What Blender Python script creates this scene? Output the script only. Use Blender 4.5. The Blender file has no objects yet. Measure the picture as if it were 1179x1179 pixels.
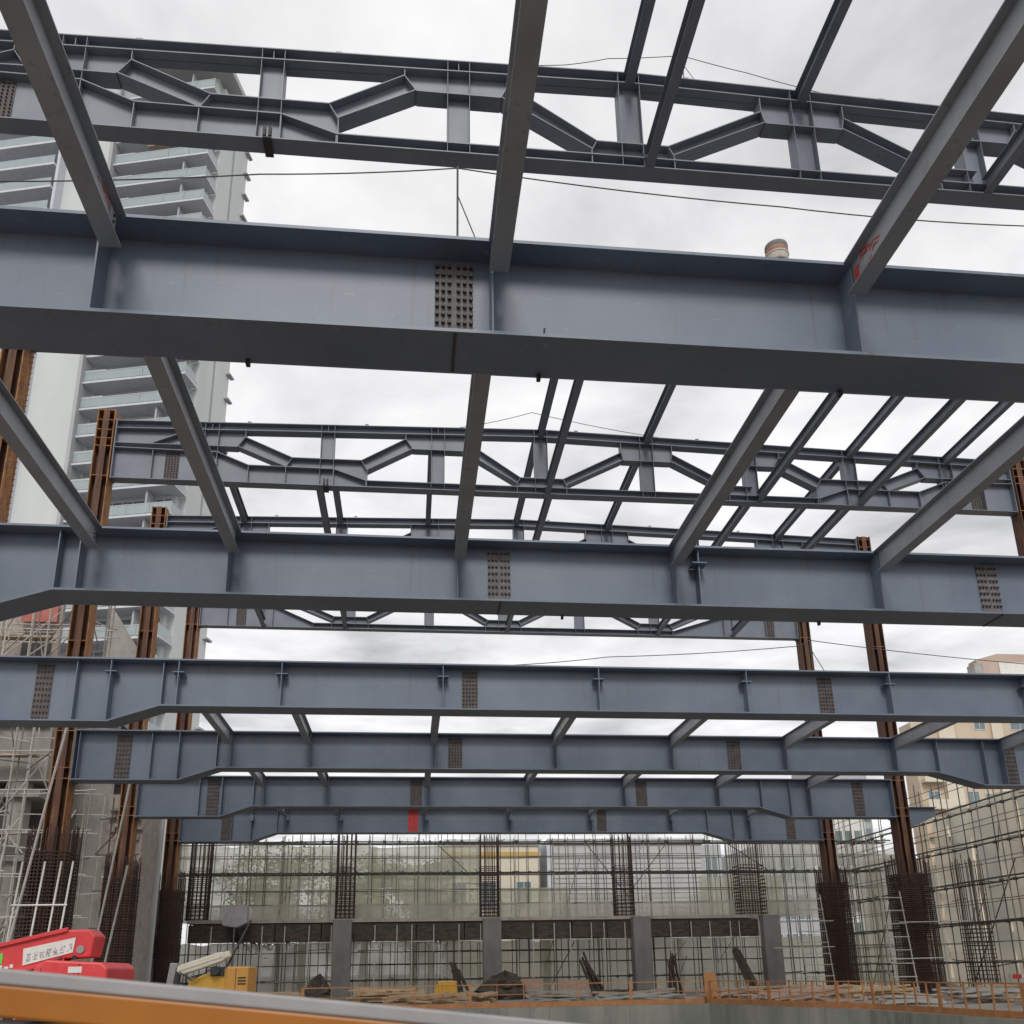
import bpy, math, random
from mathutils import Matrix, Vector
random.seed(7)
sc = bpy.context.scene
C = sc.collection

# ------------------------------------------------------------------ helpers
class MB:
    def __init__(s): s.v=[]; s.f=[]
    def add(s, vs, fs):
        n=len(s.v); s.v += [tuple(p) for p in vs]; s.f += [tuple(i+n for i in f) for f in fs]; return s
    def box(s,x0,x1,y0,y1,z0,z1):
        return s.add([(x0,y0,z0),(x1,y0,z0),(x1,y1,z0),(x0,y1,z0),(x0,y0,z1),(x1,y0,z1),(x1,y1,z1),(x0,y1,z1)],
          [(3,2,1,0),(4,5,6,7),(0,1,5,4),(1,2,6,5),(2,3,7,6),(3,0,4,7)])
    def prism(s,poly,a0,a1,axis='Y'):
        n=len(poly)
        if axis=='Y': P=lambda p,a:(p[0],a,p[1])
        elif axis=='X': P=lambda p,a:(a,p[0],p[1])
        else: P=lambda p,a:(p[0],p[1],a)
        vs=[P(p,a0) for p in poly]+[P(p,a1) for p in poly]
        fs=[tuple(range(n)),tuple(range(2*n-1,n-1,-1))]
        fs+=[(i,i+n,(i+1)%n+n,(i+1)%n) for i in range(n)]
        return s.add(vs,fs)
    def strip(s,pts,t,y0,y1):            # plate of thickness t hanging below the polyline pts (x,z)
        return s.prism([p for p in pts]+[(p[0],p[1]-t) for p in reversed(pts)],y0,y1)
    def bar(s,p,q,w,h,up=(0,0,1)):
        p=Vector(p);q=Vector(q);d=(q-p).normalized();u=Vector(up)
        if abs(d.dot(u))>.99:u=Vector((0,1,0))
        r=d.cross(u).normalized();u=r.cross(d)
        vs=[]
        for c in(p,q):
            for a,b in((-1,-1),(1,-1),(1,1),(-1,1)): vs.append(c+r*(a*w/2)+u*(b*h/2))
        return s.add(vs,[(0,1,2,3),(7,6,5,4),(0,4,5,1),(1,5,6,2),(2,6,7,3),(3,7,4,0)])
    def tube(s,p,q,r,n=6,r2=None):
        p=Vector(p);q=Vector(q);d=(q-p).normalized();u=Vector((0,0,1))
        if abs(d.z)>.95:u=Vector((1,0,0))
        a=d.cross(u).normalized();b=d.cross(a)
        if r2 is None:r2=r
        vs=[]
        for c,rr in((p,r),(q,r2)):
            for i in range(n):
                t=2*math.pi*i/n; vs.append(c+a*(rr*math.cos(t))+b*(rr*math.sin(t)))
        fs=[tuple(range(n)),tuple(range(2*n-1,n-1,-1))]+[(i,i+n,(i+1)%n+n,(i+1)%n) for i in range(n)]
        return s.add(vs,fs)
    def lathe(s,c,prof,n=20):            # prof (r,z) from bottom to top about vertical axis at c
        vs=[]
        for r,z in prof:
            for i in range(n):
                t=2*math.pi*i/n; vs.append((c[0]+r*math.cos(t),c[1]+r*math.sin(t),c[2]+z))
        fs=[]
        for k in range(len(prof)-1):
            for i in range(n):
                j=(i+1)%n; fs.append((k*n+i,k*n+j,(k+1)*n+j,(k+1)*n+i))
        fs.append(tuple(range(n-1,-1,-1))); fs.append(tuple(range((len(prof)-1)*n,len(prof)*n)))
        return s.add(vs,fs)
    def wire(s,pts,r,n=5):
        for a,b in zip(pts,pts[1:]): s.tube(a,b,r,n)
        return s
    def mesh(s,name,mat,o=(0,0,0),smooth=False):
        m=bpy.data.meshes.new(name)
        m.from_pydata([(p[0]-o[0],p[1]-o[1],p[2]-o[2]) for p in s.v],[],s.f)
        m.materials.append(mat); m.update()
        import bmesh
        b=bmesh.new(); b.from_mesh(m); bmesh.ops.recalc_face_normals(b,faces=b.faces); b.to_mesh(m); b.free()
        if smooth:
            for p in m.polygons:p.use_smooth=True
        return m
ORG={}
def org(o):
    return ORG.get(o.name,(0,0,0))
def part(name,mb,mat,parent,label=None,bevel=0,smooth=False,kind=None):
    o=bpy.data.objects.new(name,mb.mesh(name,mat,org(parent),smooth)); C.objects.link(o)
    o.parent=parent; ORG[o.name]=org(parent)
    if label:o['label']=label
    if kind:o['kind']=kind
    if bevel:
        md=o.modifiers.new('edge','BEVEL'); md.width=bevel; md.segments=2; md.limit_method='ANGLE'
    return o
def inst(name,mesh,parent,loc,rot=None,scale=None):   # loc in world space, the mesh is modelled about its own origin
    o=bpy.data.objects.new(name,mesh); C.objects.link(o); o.parent=parent
    g=org(parent); o.location=(loc[0]-g[0],loc[1]-g[1],loc[2]-g[2])
    if rot:o.rotation_euler=rot
    if scale:o.scale=scale
    return o
def thing(name,label,cat,loc,group=None):
    o=bpy.data.objects.new(name,None); C.objects.link(o); o.location=loc; o.empty_display_size=.2
    o['label']=label;o['category']=cat;o['kind']='thing'
    if group:o['group']=group
    ORG[o.name]=tuple(loc); return o
def solo(name,mb,mat,label,cat,loc,group=None,bevel=0,smooth=False):
    o=bpy.data.objects.new(name,mb.mesh(name,mat,loc,smooth)); C.objects.link(o); o.location=loc
    o['label']=label;o['category']=cat;o['kind']='thing'
    if group:o['group']=group
    ORG[o.name]=tuple(loc)
    if bevel:
        md=o.modifiers.new('edge','BEVEL'); md.width=bevel; md.segments=2; md.limit_method='ANGLE'
    return o
def struct(name,mb,mat,kind='structure'):
    o=bpy.data.objects.new(name,mb.mesh(name,mat)); C.objects.link(o); o['kind']=kind; return o
def copy_tree(o,parent=None,skip=()):
    c=o.copy(); C.objects.link(c); c.parent=parent; ORG[c.name]=org(o)
    for ch in o.children: copy_tree(ch,c)
    return c

# ------------------------------------------------------------------ materials
def mat(name,c1,c2=None,rough=.6,scale=2.0,metal=0,bump=0,detail=4,stretch=(1,1,1),lo=.35,hi=.65,spec=.5,spots=None,bscale=None,streak=None,scuff=None):
    m=bpy.data.materials.new(name); m.use_nodes=True; nt=m.node_tree; N=nt.nodes; L=nt.links
    b=N['Principled BSDF']; b.inputs['Roughness'].default_value=rough; b.inputs['Metallic'].default_value=metal
    b.inputs['Specular IOR Level'].default_value=spec
    if c2 is None: c2=tuple(x*.8 for x in c1)
    tc=N.new('ShaderNodeTexCoord'); mp=N.new('ShaderNodeMapping'); mp.inputs['Scale'].default_value=stretch
    L.new(tc.outputs['Object'],mp.inputs['Vector'])
    nz=N.new('ShaderNodeTexNoise'); nz.inputs['Scale'].default_value=scale; nz.inputs['Detail'].default_value=detail
    nz.inputs['Roughness'].default_value=.6
    L.new(mp.outputs['Vector'],nz.inputs['Vector'])
    rp=N.new('ShaderNodeValToRGB'); rp.color_ramp.elements[0].position=lo; rp.color_ramp.elements[1].position=hi
    rp.color_ramp.elements[0].color=(*c1,1); rp.color_ramp.elements[1].color=(*c2,1)
    L.new(nz.outputs['Fac'],rp.inputs['Fac']); out=rp.outputs['Color']
    if spots:                                  # (colour, noise scale, threshold, amount)
        n2=N.new('ShaderNodeTexNoise'); n2.inputs['Scale'].default_value=spots[1]; n2.inputs['Detail'].default_value=6
        n2.inputs['Roughness'].default_value=.7
        L.new(mp.outputs['Vector'],n2.inputs['Vector'])
        r2=N.new('ShaderNodeValToRGB'); r2.color_ramp.elements[0].position=spots[2]; r2.color_ramp.elements[1].position=spots[2]+.1
        r2.color_ramp.elements[0].color=(0,0,0,1); r2.color_ramp.elements[1].color=(spots[3],)*3+(1,)
        L.new(n2.outputs['Fac'],r2.inputs['Fac'])
        mx=N.new('ShaderNodeMixRGB'); L.new(r2.outputs['Color'],mx.inputs['Fac']); L.new(out,mx.inputs['Color1'])
        mx.inputs['Color2'].default_value=(*spots[0],1); out=mx.outputs['Color']
    def layer(out,colr,scl,noise,t0,t1,amt):
        mq=N.new('ShaderNodeMapping'); mq.inputs['Scale'].default_value=scl; L.new(tc.outputs['Object'],mq.inputs['Vector'])
        nq=N.new('ShaderNodeTexNoise'); nq.inputs['Scale'].default_value=noise; nq.inputs['Detail'].default_value=5; L.new(mq.outputs['Vector'],nq.inputs['Vector'])
        rq=N.new('ShaderNodeValToRGB'); rq.color_ramp.elements[0].position=t0; rq.color_ramp.elements[1].position=t1
        rq.color_ramp.elements[0].color=(0,0,0,1); rq.color_ramp.elements[1].color=(amt,)*3+(1,)
        L.new(nq.outputs['Fac'],rq.inputs['Fac'])
        mz=N.new('ShaderNodeMixRGB'); L.new(rq.outputs['Color'],mz.inputs['Fac']); L.new(out,mz.inputs['Color1']); mz.inputs['Color2'].default_value=(*colr,1)
        return mz.outputs['Color']
    if streak: out=layer(out,streak[0],(5,5,.22),1.6,.60,.74,streak[1])
    if scuff: out=layer(out,scuff[0],(1,1,2.5),7,.66,.70,scuff[1])
    L.new(out,b.inputs['Base Color'])
    if bump:
        bp=N.new('ShaderNodeBump'); bp.inputs['Strength'].default_value=bump; bp.inputs['Distance'].default_value=.02
        n3=N.new('ShaderNodeTexNoise'); n3.inputs['Scale'].default_value=bscale or scale*6; n3.inputs['Detail'].default_value=5
        L.new(mp.outputs['Vector'],n3.inputs['Vector']); L.new(n3.outputs['Fac'],bp.inputs['Height'])
        L.new(bp.outputs['Normal'],b.inputs['Normal'])
    return m
PAINT=mat('steel_paint',(.118,.148,.198),(.155,.187,.238),rough=.46,scale=.55,bump=.05,bscale=9,spots=((.15,.12,.10),2.3,.66,.45),streak=((.10,.075,.06),.42),scuff=((.30,.30,.31),.35))
PAINT2=mat('truss_paint',(.140,.160,.200),(.178,.198,.238),rough=.48,scale=.7,bump=.05,bscale=9,spots=((.15,.12,.10),2.3,.66,.45),streak=((.10,.075,.06),.42),scuff=((.30,.30,.31),.35))
PAINT3=mat('beam_paint',(.235,.25,.275),(.295,.31,.33),rough=.42,scale=.9,bump=.05,bscale=9,spots=((.16,.12,.10),2.0,.62,.5),streak=((.10,.075,.06),.42),scuff=((.30,.30,.31),.35))
SPLICE=mat('blasted_steel',(.115,.108,.108),(.18,.168,.163),rough=.75,scale=9,bump=.1,spots=((.16,.085,.06),3,.6,.45))
SPLICE2=mat('primed_splice',(.075,.066,.063),(.115,.10,.095),rough=.75,scale=4,spots=((.20,.09,.05),3,.6,.5))
BOLT=mat('bolt_steel',(.035,.03,.028),(.07,.055,.05),rough=.6,scale=30)
RUSTB=mat('brown_primer',(.17,.085,.055),(.27,.15,.10),rough=.8,scale=7,stretch=(1,1,.12),spots=((.38,.17,.06),1.5,.63,.6))
RUST=mat('rust_steel',(.07,.038,.028),(.15,.072,.045),rough=.85,scale=5,stretch=(2.2,2.2,.2),spots=((.34,.15,.055),1.5,.55,.6),bump=.1)
RUSTO=mat('rust_orange',(.42,.20,.075),(.18,.08,.04),rough=.85,scale=6,stretch=(1,1,.3),bump=.1)
REBAR=mat('rebar_rust',(.05,.034,.03),(.095,.055,.042),rough=.9,scale=4)
CONC=mat('concrete',(.29,.275,.255),(.38,.365,.335),rough=.9,scale=1.2,bump=.15,spots=((.17,.16,.145),.9,.58,.5))
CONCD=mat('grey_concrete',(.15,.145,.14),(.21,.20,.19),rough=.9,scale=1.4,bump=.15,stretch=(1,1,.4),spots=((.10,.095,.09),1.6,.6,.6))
CONCW=mat('pit_concrete',(.20,.205,.185),(.30,.30,.265),rough=.9,scale=.8,bump=.1,stretch=(1,1,.15),spots=((.11,.115,.10),1.1,.55,.6))
SLAB=mat('site_ground',(.175,.155,.135),(.25,.225,.195),rough=.95,scale=.25,bump=.4,bscale=6,spots=((.07,.055,.045),.6,.55,.6))
MASON=mat('raw_masonry',(.36,.31,.28),(.46,.41,.37),rough=.95,scale=2.5,bump=.3,spots=((.24,.19,.16),1.6,.56,.5))
WHITEW=mat('white_render',(.58,.58,.56),(.68,.68,.66),rough=.85,scale=.5,stretch=(1,1,.2))
TOWERW=mat('tower_render',(.52,.55,.55),(.60,.63,.62),rough=.8,scale=.15,stretch=(1,1,.2))
TOWERG=mat('tower_grey',(.36,.375,.385),(.42,.43,.44),rough=.8,scale=.2)
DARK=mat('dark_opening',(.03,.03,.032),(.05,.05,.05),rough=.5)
BLACK=mat('black_rubber',(.02,.02,.022),(.035,.035,.035),rough=.7)
POLE=mat('scaffold_pole',(.07,.065,.055),(.13,.115,.095),rough=.7,scale=5,spots=((.20,.10,.05),3,.6,.6))
POLEM=mat('tan_pole',(.20,.18,.15),(.29,.27,.23),rough=.7,scale=5,spots=((.16,.09,.05),3,.6,.6))
POLEL=mat('pale_pole',(.40,.385,.35),(.50,.48,.44),rough=.6,scale=4,spots=((.22,.14,.09),3,.62,.6))
POLED=mat('dark_ledger',(.055,.06,.05),(.10,.10,.085),rough=.8,scale=5)
ORANGE=mat('orange_paint',(.33,.14,.05),(.42,.20,.08),rough=.6,scale=3,spots=((.25,.12,.06),2.2,.6,.6))
YORANGE=mat('yellow_orange_paint',(.27,.088,.004),(.33,.115,.006),rough=.45,scale=5,bump=.03,spots=((.30,.13,.02),4,.62,.5))
CAPG=mat('grey_dusty_steel',(.25,.245,.245),(.31,.30,.30),rough=.6,scale=8,spots=((.28,.27,.26),10,.6,.5))
RED=mat('red_paint',(.60,.035,.04),(.68,.06,.065),rough=.4,scale=3,spots=((.62,.20,.19),4,.66,.5))
REDD=mat('red_marking',(.56,.05,.045),(.36,.035,.03),rough=.7,scale=12)
WHITE=mat('white_paint',(.62,.61,.57),(.72,.71,.67),rough=.5,scale=4,spots=((.40,.36,.30),5,.62,.5))
CREAMP=mat('cream_paint',(.60,.56,.44),(.68,.64,.52),rough=.5,scale=4,spots=((.35,.28,.18),5,.6,.5))
GREENM=mat('green_sticker',(.12,.55,.05),(.16,.62,.08),rough=.5)
YELL=mat('machine_yellow',(.56,.30,.03),(.62,.36,.05),rough=.5,scale=4,spots=((.30,.17,.05),5,.6,.6))
INK=mat('grey_ink',(.27,.30,.32),(.40,.43,.45),rough=.7,scale=20)
FORM=mat('dark_formwork',(.035,.028,.024),(.085,.065,.05),rough=.9,scale=3,stretch=(1,1,3),spots=((.15,.10,.07),2,.6,.6))
TIMBER=mat('timber',(.36,.25,.15),(.50,.37,.24),rough=.85,scale=6,stretch=(.3,1,1),spots=((.16,.10,.06),4,.56,.6))
CREAMW=mat('cream_wall',(.60,.55,.44),(.66,.61,.50),rough=.85,scale=.5)
GREYW=mat('ribbed_cladding',(.40,.40,.40),(.48,.475,.47),rough=.6,scale=.4)
TANW=mat('tan_wall',(.50,.40,.29),(.57,.47,.35),rough=.85,scale=.4)
PINKW=mat('brown_wall',(.42,.32,.26),(.48,.38,.31),rough=.85,scale=.4)
BARK=mat('bark',(.10,.075,.05),(.16,.12,.08),rough=.95,scale=6)
PURP=mat('grey_tarp',(.30,.29,.31),(.36,.35,.37),rough=.8,scale=3,bump=.4)
LEAF1=mat('leaf_dark',(.035,.07,.02),(.06,.11,.03),rough=.7,scale=1.2)
LEAF2=mat('leaf_light',(.08,.13,.035),(.12,.17,.05),rough=.7,scale=1.2)
PINKB=mat('faded_board',(.36,.25,.19),(.44,.32,.26),rough=.85,scale=4,spots=((.25,.15,.10),3,.6,.6))
ROPE=mat('rope',(.07,.065,.06),(.10,.09,.085),rough=.9)
SILL=mat('light_trim',(.50,.52,.57),(.57,.59,.64),rough=.7)
ORSTRIPE=mat('ochre_trim',(.50,.33,.11),(.55,.37,.14),rough=.8)
def glassmat(name,col,rough=.08,alpha=.0):
    m=bpy.data.materials.new(name); m.use_nodes=True; N=m.node_tree.nodes;L=m.node_tree.links
    b=N['Principled BSDF']; b.inputs['Roughness'].default_value=rough; b.inputs['Metallic'].default_value=0
    b.inputs['Specular IOR Level'].default_value=.8; b.inputs['IOR'].default_value=1.5
    nz=N.new('ShaderNodeTexNoise'); nz.inputs['Scale'].default_value=.8
    tc=N.new('ShaderNodeTexCoord');L.new(tc.outputs['Object'],nz.inputs['Vector'])
    rp=N.new('ShaderNodeValToRGB'); rp.color_ramp.elements[0].color=(*[c*.8 for c in col],1); rp.color_ramp.elements[1].color=(*col,1)
    L.new(nz.outputs['Fac'],rp.inputs['Fac']);L.new(rp.outputs['Color'],b.inputs['Base Color'])
    b.inputs['Alpha'].default_value=1-alpha
    return m
GLASS=glassmat('window_glass',(.16,.21,.22))
BALU=glassmat('balustrade_glass',(.46,.54,.56),.1,.35)
def netmat(name,col,col2,cover,scale=.5,weave=0):
    m=bpy.data.materials.new(name); m.use_nodes=True; N=m.node_tree.nodes;L=m.node_tree.links
    for n in list(N):
        if n.type!='OUTPUT_MATERIAL':N.remove(n)
    out=[n for n in N if n.type=='OUTPUT_MATERIAL'][0]
    d=N.new('ShaderNodeBsdfDiffuse');t=N.new('ShaderNodeBsdfTranslucent');tr=N.new('ShaderNodeBsdfTransparent')
    a=N.new('ShaderNodeMixShader');a.inputs[0].default_value=.45
    b=N.new('ShaderNodeMixShader')
    tc=N.new('ShaderNodeTexCoord');nz=N.new('ShaderNodeTexNoise');nz.inputs['Scale'].default_value=scale;nz.inputs['Detail'].default_value=5
    L.new(tc.outputs['Object'],nz.inputs['Vector'])
    rp=N.new('ShaderNodeValToRGB');rp.color_ramp.elements[0].position=.35;rp.color_ramp.elements[1].position=.65
    rp.color_ramp.elements[0].color=(*col,1);rp.color_ramp.elements[1].color=(*col2,1)
    L.new(nz.outputs['Fac'],rp.inputs['Fac'])
    L.new(rp.outputs['Color'],d.inputs['Color']);L.new(rp.outputs['Color'],t.inputs['Color'])
    mr=N.new('ShaderNodeMapRange');mr.inputs['From Min'].default_value=.3;mr.inputs['From Max'].default_value=.7
    mr.inputs['To Min'].default_value=max(0,cover-.13);mr.inputs['To Max'].default_value=min(1,cover+.13)
    n2=N.new('ShaderNodeTexNoise');n2.inputs['Scale'].default_value=scale*1.7;n2.inputs['Detail'].default_value=6
    L.new(tc.outputs['Object'],n2.inputs['Vector']);L.new(n2.outputs['Fac'],mr.inputs['Value'])
    L.new(mr.outputs['Result'],b.inputs[0]);L.new(tr.outputs[0],b.inputs[1]);L.new(a.outputs[0],b.inputs[2])
    L.new(d.outputs[0],a.inputs[1]);L.new(t.outputs[0],a.inputs[2]);L.new(b.outputs[0],out.inputs['Surface'])
    return m
NETG=netmat('green_net',(.60,.61,.46),(.76,.75,.61),.76)
NETW=netmat('grey_white_net',(.62,.61,.54),(.78,.76,.69),.6)
NETB=netmat('beige_net',(.50,.49,.43),(.68,.65,.56),.93,.35)
NETC=netmat('sand_net',(.58,.54,.44),(.74,.69,.57),.95,.3)
NETL=netmat('pale_green_net',(.70,.70,.58),(.82,.80,.70),.93,.3)

# ------------------------------------------------------------------ numbers of the steel frame (metres, eye height is z = 0)
GZ=-1.5
Y={i:9.7675+8.4*(i-1) for i in range(1,7)}
ZT,ZB,WF=8.722,7.312,.79
XL,XR,XR2=-12.64,23.99,27.2
NODE=[-8.55,-6.68,-3.78,.90,5.58,10.18,14.80,19.38,24.0]
RANK=['','nearest','second nearest','third','fourth','fifth','farthest']

# ------------------------------------------------------------------ lower girders
bolt_m=MB().tube((0,0,0),(0,-.045,0),.026,6).mesh('bolt',BOLT)
bolt_m2=MB().tube((0,0,0),(0,-.05,0),.026,6).mesh('bolt',BOLT)
def boltrows(x,hw,yb,zb,zt,nc,nr,r):
    mb=MB()
    for a in range(nc):
        for b in range(nr):
            mb.tube((x+(-hw+.05)+a*(2*hw-.1)/(nc-1),yb,zb+.06+b*(zt-zb-.12)/(nr-1)),(x+(-hw+.05)+a*(2*hw-.1)/(nc-1),yb-.05,zb+.06+b*(zt-zb-.12)/(nr-1)),r,6)
    return mb
def girder(i):
    y=Y[i]; xr=XR if i>=5 else XR2
    labels={1:'widest grey girder low overhead, nearest to the viewer, with one bolted splice',
            2:'long grey girder across the middle of the photo with two bolted splices, haunched at left',
            3:'grey girder with no cross beams in front, just below the open strip of sky',
            4:'grey girder haunched downward at its right end beside the tan building',
            5:'grey girder whose right end meets the rusty column with tan building behind',
            6:'farthest and lowest grey girder, with a red painted splice, above the scaffold wall'}
    t=thing('steel_girder',labels[i],'girder',(XL,y,ZB),'grey steel girders spanning the site')
    if i>=5: bot=[(XL+.36,6.84),(-8.55,6.84),(-7.2,ZB),(16.7,ZB),(18.3,6.84),(xr-.36,6.84)]
    else: bot=[(XL+.36,6.84),(-8.5,6.84),(-7.1,ZB),(21.0,ZB),(23.0,6.78),(xr-.36,6.78)]
    tf,wt=.045,.024
    x0,x1=bot[0][0],bot[-1][0]
    part('web',MB().prism([(p[0],p[1]+tf) for p in bot]+[(x1,ZT-tf),(x0,ZT-tf)],y-wt/2,y+wt/2),PAINT,t)
    part('top_flange',MB().box(x0,x1,y-WF/2,y+WF/2,ZT-tf,ZT),PAINT,t)
    part('bottom_flange',MB().strip([(p[0],p[1]+tf) for p in bot],tf,y-WF/2,y+WF/2),PAINT,t)
    def zbot(x):
        for a,b in zip(bot,bot[1:]):
            if a[0]<=x<=b[0]: return a[1]+(b[1]-a[1])*(x-a[0])/(b[0]-a[0])+tf
        return ZB+tf
    xs=[x for x in NODE if x0<x<x1-.3]
    extra={1:[],2:[6.12,-7.12,21.05,23],3:[-9.5,-7.12,21.05,23],4:[-12.12,-9.55,-7.2,21.2,23.2],5:[-9.57,-7.15,16.95,18.4],6:[-9.6,-7.2,16.9,18.4]}[i]
    for x in sorted(xs+extra):
        w=WF/2-.02 if x in NODE else WF/2-.10
        part('stiffener',MB().box(x-.011,x+.011,y-w,y-wt/2,zbot(x),ZT-tf).box(x-.011,x+.011,y+wt/2,y+w,zbot(x),ZT-tf),PAINT,t)
    # end plates
    for x in(x0+.01,x1-.04): part('end_plate',MB().box(x,x+.03,y-.38,y+.38,zbot(x)-tf-.05,ZT-.003),PAINT,t)
    if i in(2,3):
        for x in xs+([6.12] if i==2 else []):
            if i==3 or x==6.12: part('bracket',MB().box(x-.16,x+.16,y-.37,y-.05,ZT-.40,ZT-.375),PAINT,t)
    if i==6:
        for x in xs: part('bracket',MB().box(x-.10,x+.10,y-.37,y-.02,ZT-.75,ZT-.46),PAINT,t)
    sp={1:[.44],2:[1.80,12.92],3:[-10.45,1.71,12.82],4:[-10.6,1.68,12.76,24.45],5:[-9.0,.25,11.05,21.98],6:[-9.9,.16,10.8,21.9]}[i]
    for x in sp:
        hw=.235 if i<=3 else .27
        zb=zbot(x)+.06; zt=ZT-tf-.07
        red=(i==6 and abs(x-.16)<.1)
        s=MB().box(x-hw,x-.006,y-wt/2-.02,y-wt/2,zb,zt).box(x+.006,x+hw,y-wt/2-.02,y-wt/2,zb,zt).box(x-.006,x+.006,y-wt/2-.012,y-wt/2,zb,zt).box(x-hw,x+hw,y+wt/2,y+wt/2+.02,zb,zt)
        nc,nr=(6,10) if i==1 else (6,8)
        yb=y-wt/2-.02
        p=part('splice_plate',s,REDD if red else (SPLICE if i<=2 else SPLICE2),t,label='red painted splice plate' if red else None)
        if i>2 and not red:
            part('bolt_rows',boltrows(x,hw,yb,zb,zt,5,10,.022),BOLT,p,kind='stuff')
        if i<=2:
            for a in range(nc):
                for b in range(nr):
                    off=(a-2.5)*.078+(.018 if a>2 else -.018)
                    inst('bolt',bolt_m,p,(x+off,yb,zb+.06+b*(zt-zb-.12)/(nr-1)))
    # joint seam under the bottom flange and small clamps that hang from it
    if i<=2:
        for x in sp: part('flange_splice',MB().box(x-.018,x+.018,y-WF/2+.01,y+WF/2-.01,ZB-.012,ZB-.001),BOLT,t)
        for x in ([-2.1,5.6,1.55] if i==1 else [3.2,9.0]):
            part('clamp',MB().box(x-.025,x+.025,y+WF/2-.06,y+WF/2+.02,ZB-.07,ZB+.06),BLACK,t)
    if i==1:
        part('lifting_pin',MB().tube((1.52,y-.36,ZB+tf),(1.53,y-.36,ZB+tf+.10),.014),BLACK,t)
    return t
for i in range(1,7): girder(i)

# ------------------------------------------------------------------ secondary beams
def ibeam_mesh(name,L,h,w,m):
    b=MB(); b.box(-w/2,w/2,0,L,-.016,0).box(-w/2,w/2,0,L,-h,-h+.016).box(-.007,.007,0,L,-h+.016,-.016)
    return b
ORD=['first','second','third','fourth','fifth','sixth','seventh','eighth','ninth']
def purlin(x,y0,y1,ztop,h,w,label,group,marks=False,m=None,cleat=False):
    m=m or PAINT3
    t=thing('secondary_beam',label,'beam',(x,y0,ztop-h),group)
    part('web',MB().box(x-.007,x+.007,y0,y1,ztop-h+.016,ztop-.02),m,t)
    part('top_flange',MB().box(x-w/2,x+w/2,y0,y1,ztop-.02,ztop-.004),m,t)
    part('bottom_flange',MB().box(x-w/2,x+w/2,y0,y1,ztop-h,ztop-h+.016),m,t)
    if cleat:
        for e,sg in((y1,-1),(y0,1)):
            a,b_=sorted((e,e+sg*.20))
            part('cleat',MB().box(x+.0072,x+.019,a,b_,ztop-h+.05,ztop-.06),m,t)
            for q in range(4): part('bolt',MB().tube((x+.019,e+sg*.09,ztop-h+.11+q*.09),(x+.042,e+sg*.09,ztop-h+.11+q*.09),.017,6),BOLT,t)
    if marks:
        for k in range(16):
            a=random.uniform(.02,.60); z=ztop-random.uniform(.05,h-.05); l=random.uniform(.05,.2)
            for sg in(-1,1): part('paint_mark',MB().bar((x+sg*.0095,y1-a-l,z),(x+sg*.0095,y1-a,z+random.uniform(-.05,.05)),.003,random.uniform(.012,.035)),REDD,t)
        for sg in(-1,1): part('paint_mark',MB().box(x+sg*.0115-.002,x+sg*.0115+.002,y1-.14,y1-.03,ztop-h+.06,ztop-.15),REDD,t)
    return t
bays={0:('before the nearest girder',[-3.62,.98,5.60]),
      1:('between nearest and second girders',[-6.42,-3.67,.94,5.58,10.2]),
      3:('between third and fourth girders',[-6.75,-3.85,.83,5.48,10.13,14.78,19.36,24.0]),
      4:('between fourth and fifth girders',[-6.75,-3.9,.75,5.42,10.1,14.7,19.30]),
      5:('between the two farthest girders',[-6.8,-3.95,.72,5.38,10.0,14.65,19.25])}
for b,(txt,xs) in bays.items():
    y0=(Y[b] if b else Y[1]-8.4)+WF/2+.004; y1=Y[b+1]-WF/2-.004
    for k,x in enumerate(xs):
        if b==0: lab=['grey cross beam at the top left, red marks at its far end','grey cross beam hanging dead overhead at the top centre','grey cross beam at the top right, red marks at its far end'][k]
        else: lab='grey lower cross beam %s, %s from left'%(txt,ORD[k])
        purlin(x,y0,y1,ZT-.003,.50,.24,lab,'grey lower cross beams '+txt,marks=(b==0 and k!=1),cleat=b<=1)

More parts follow.
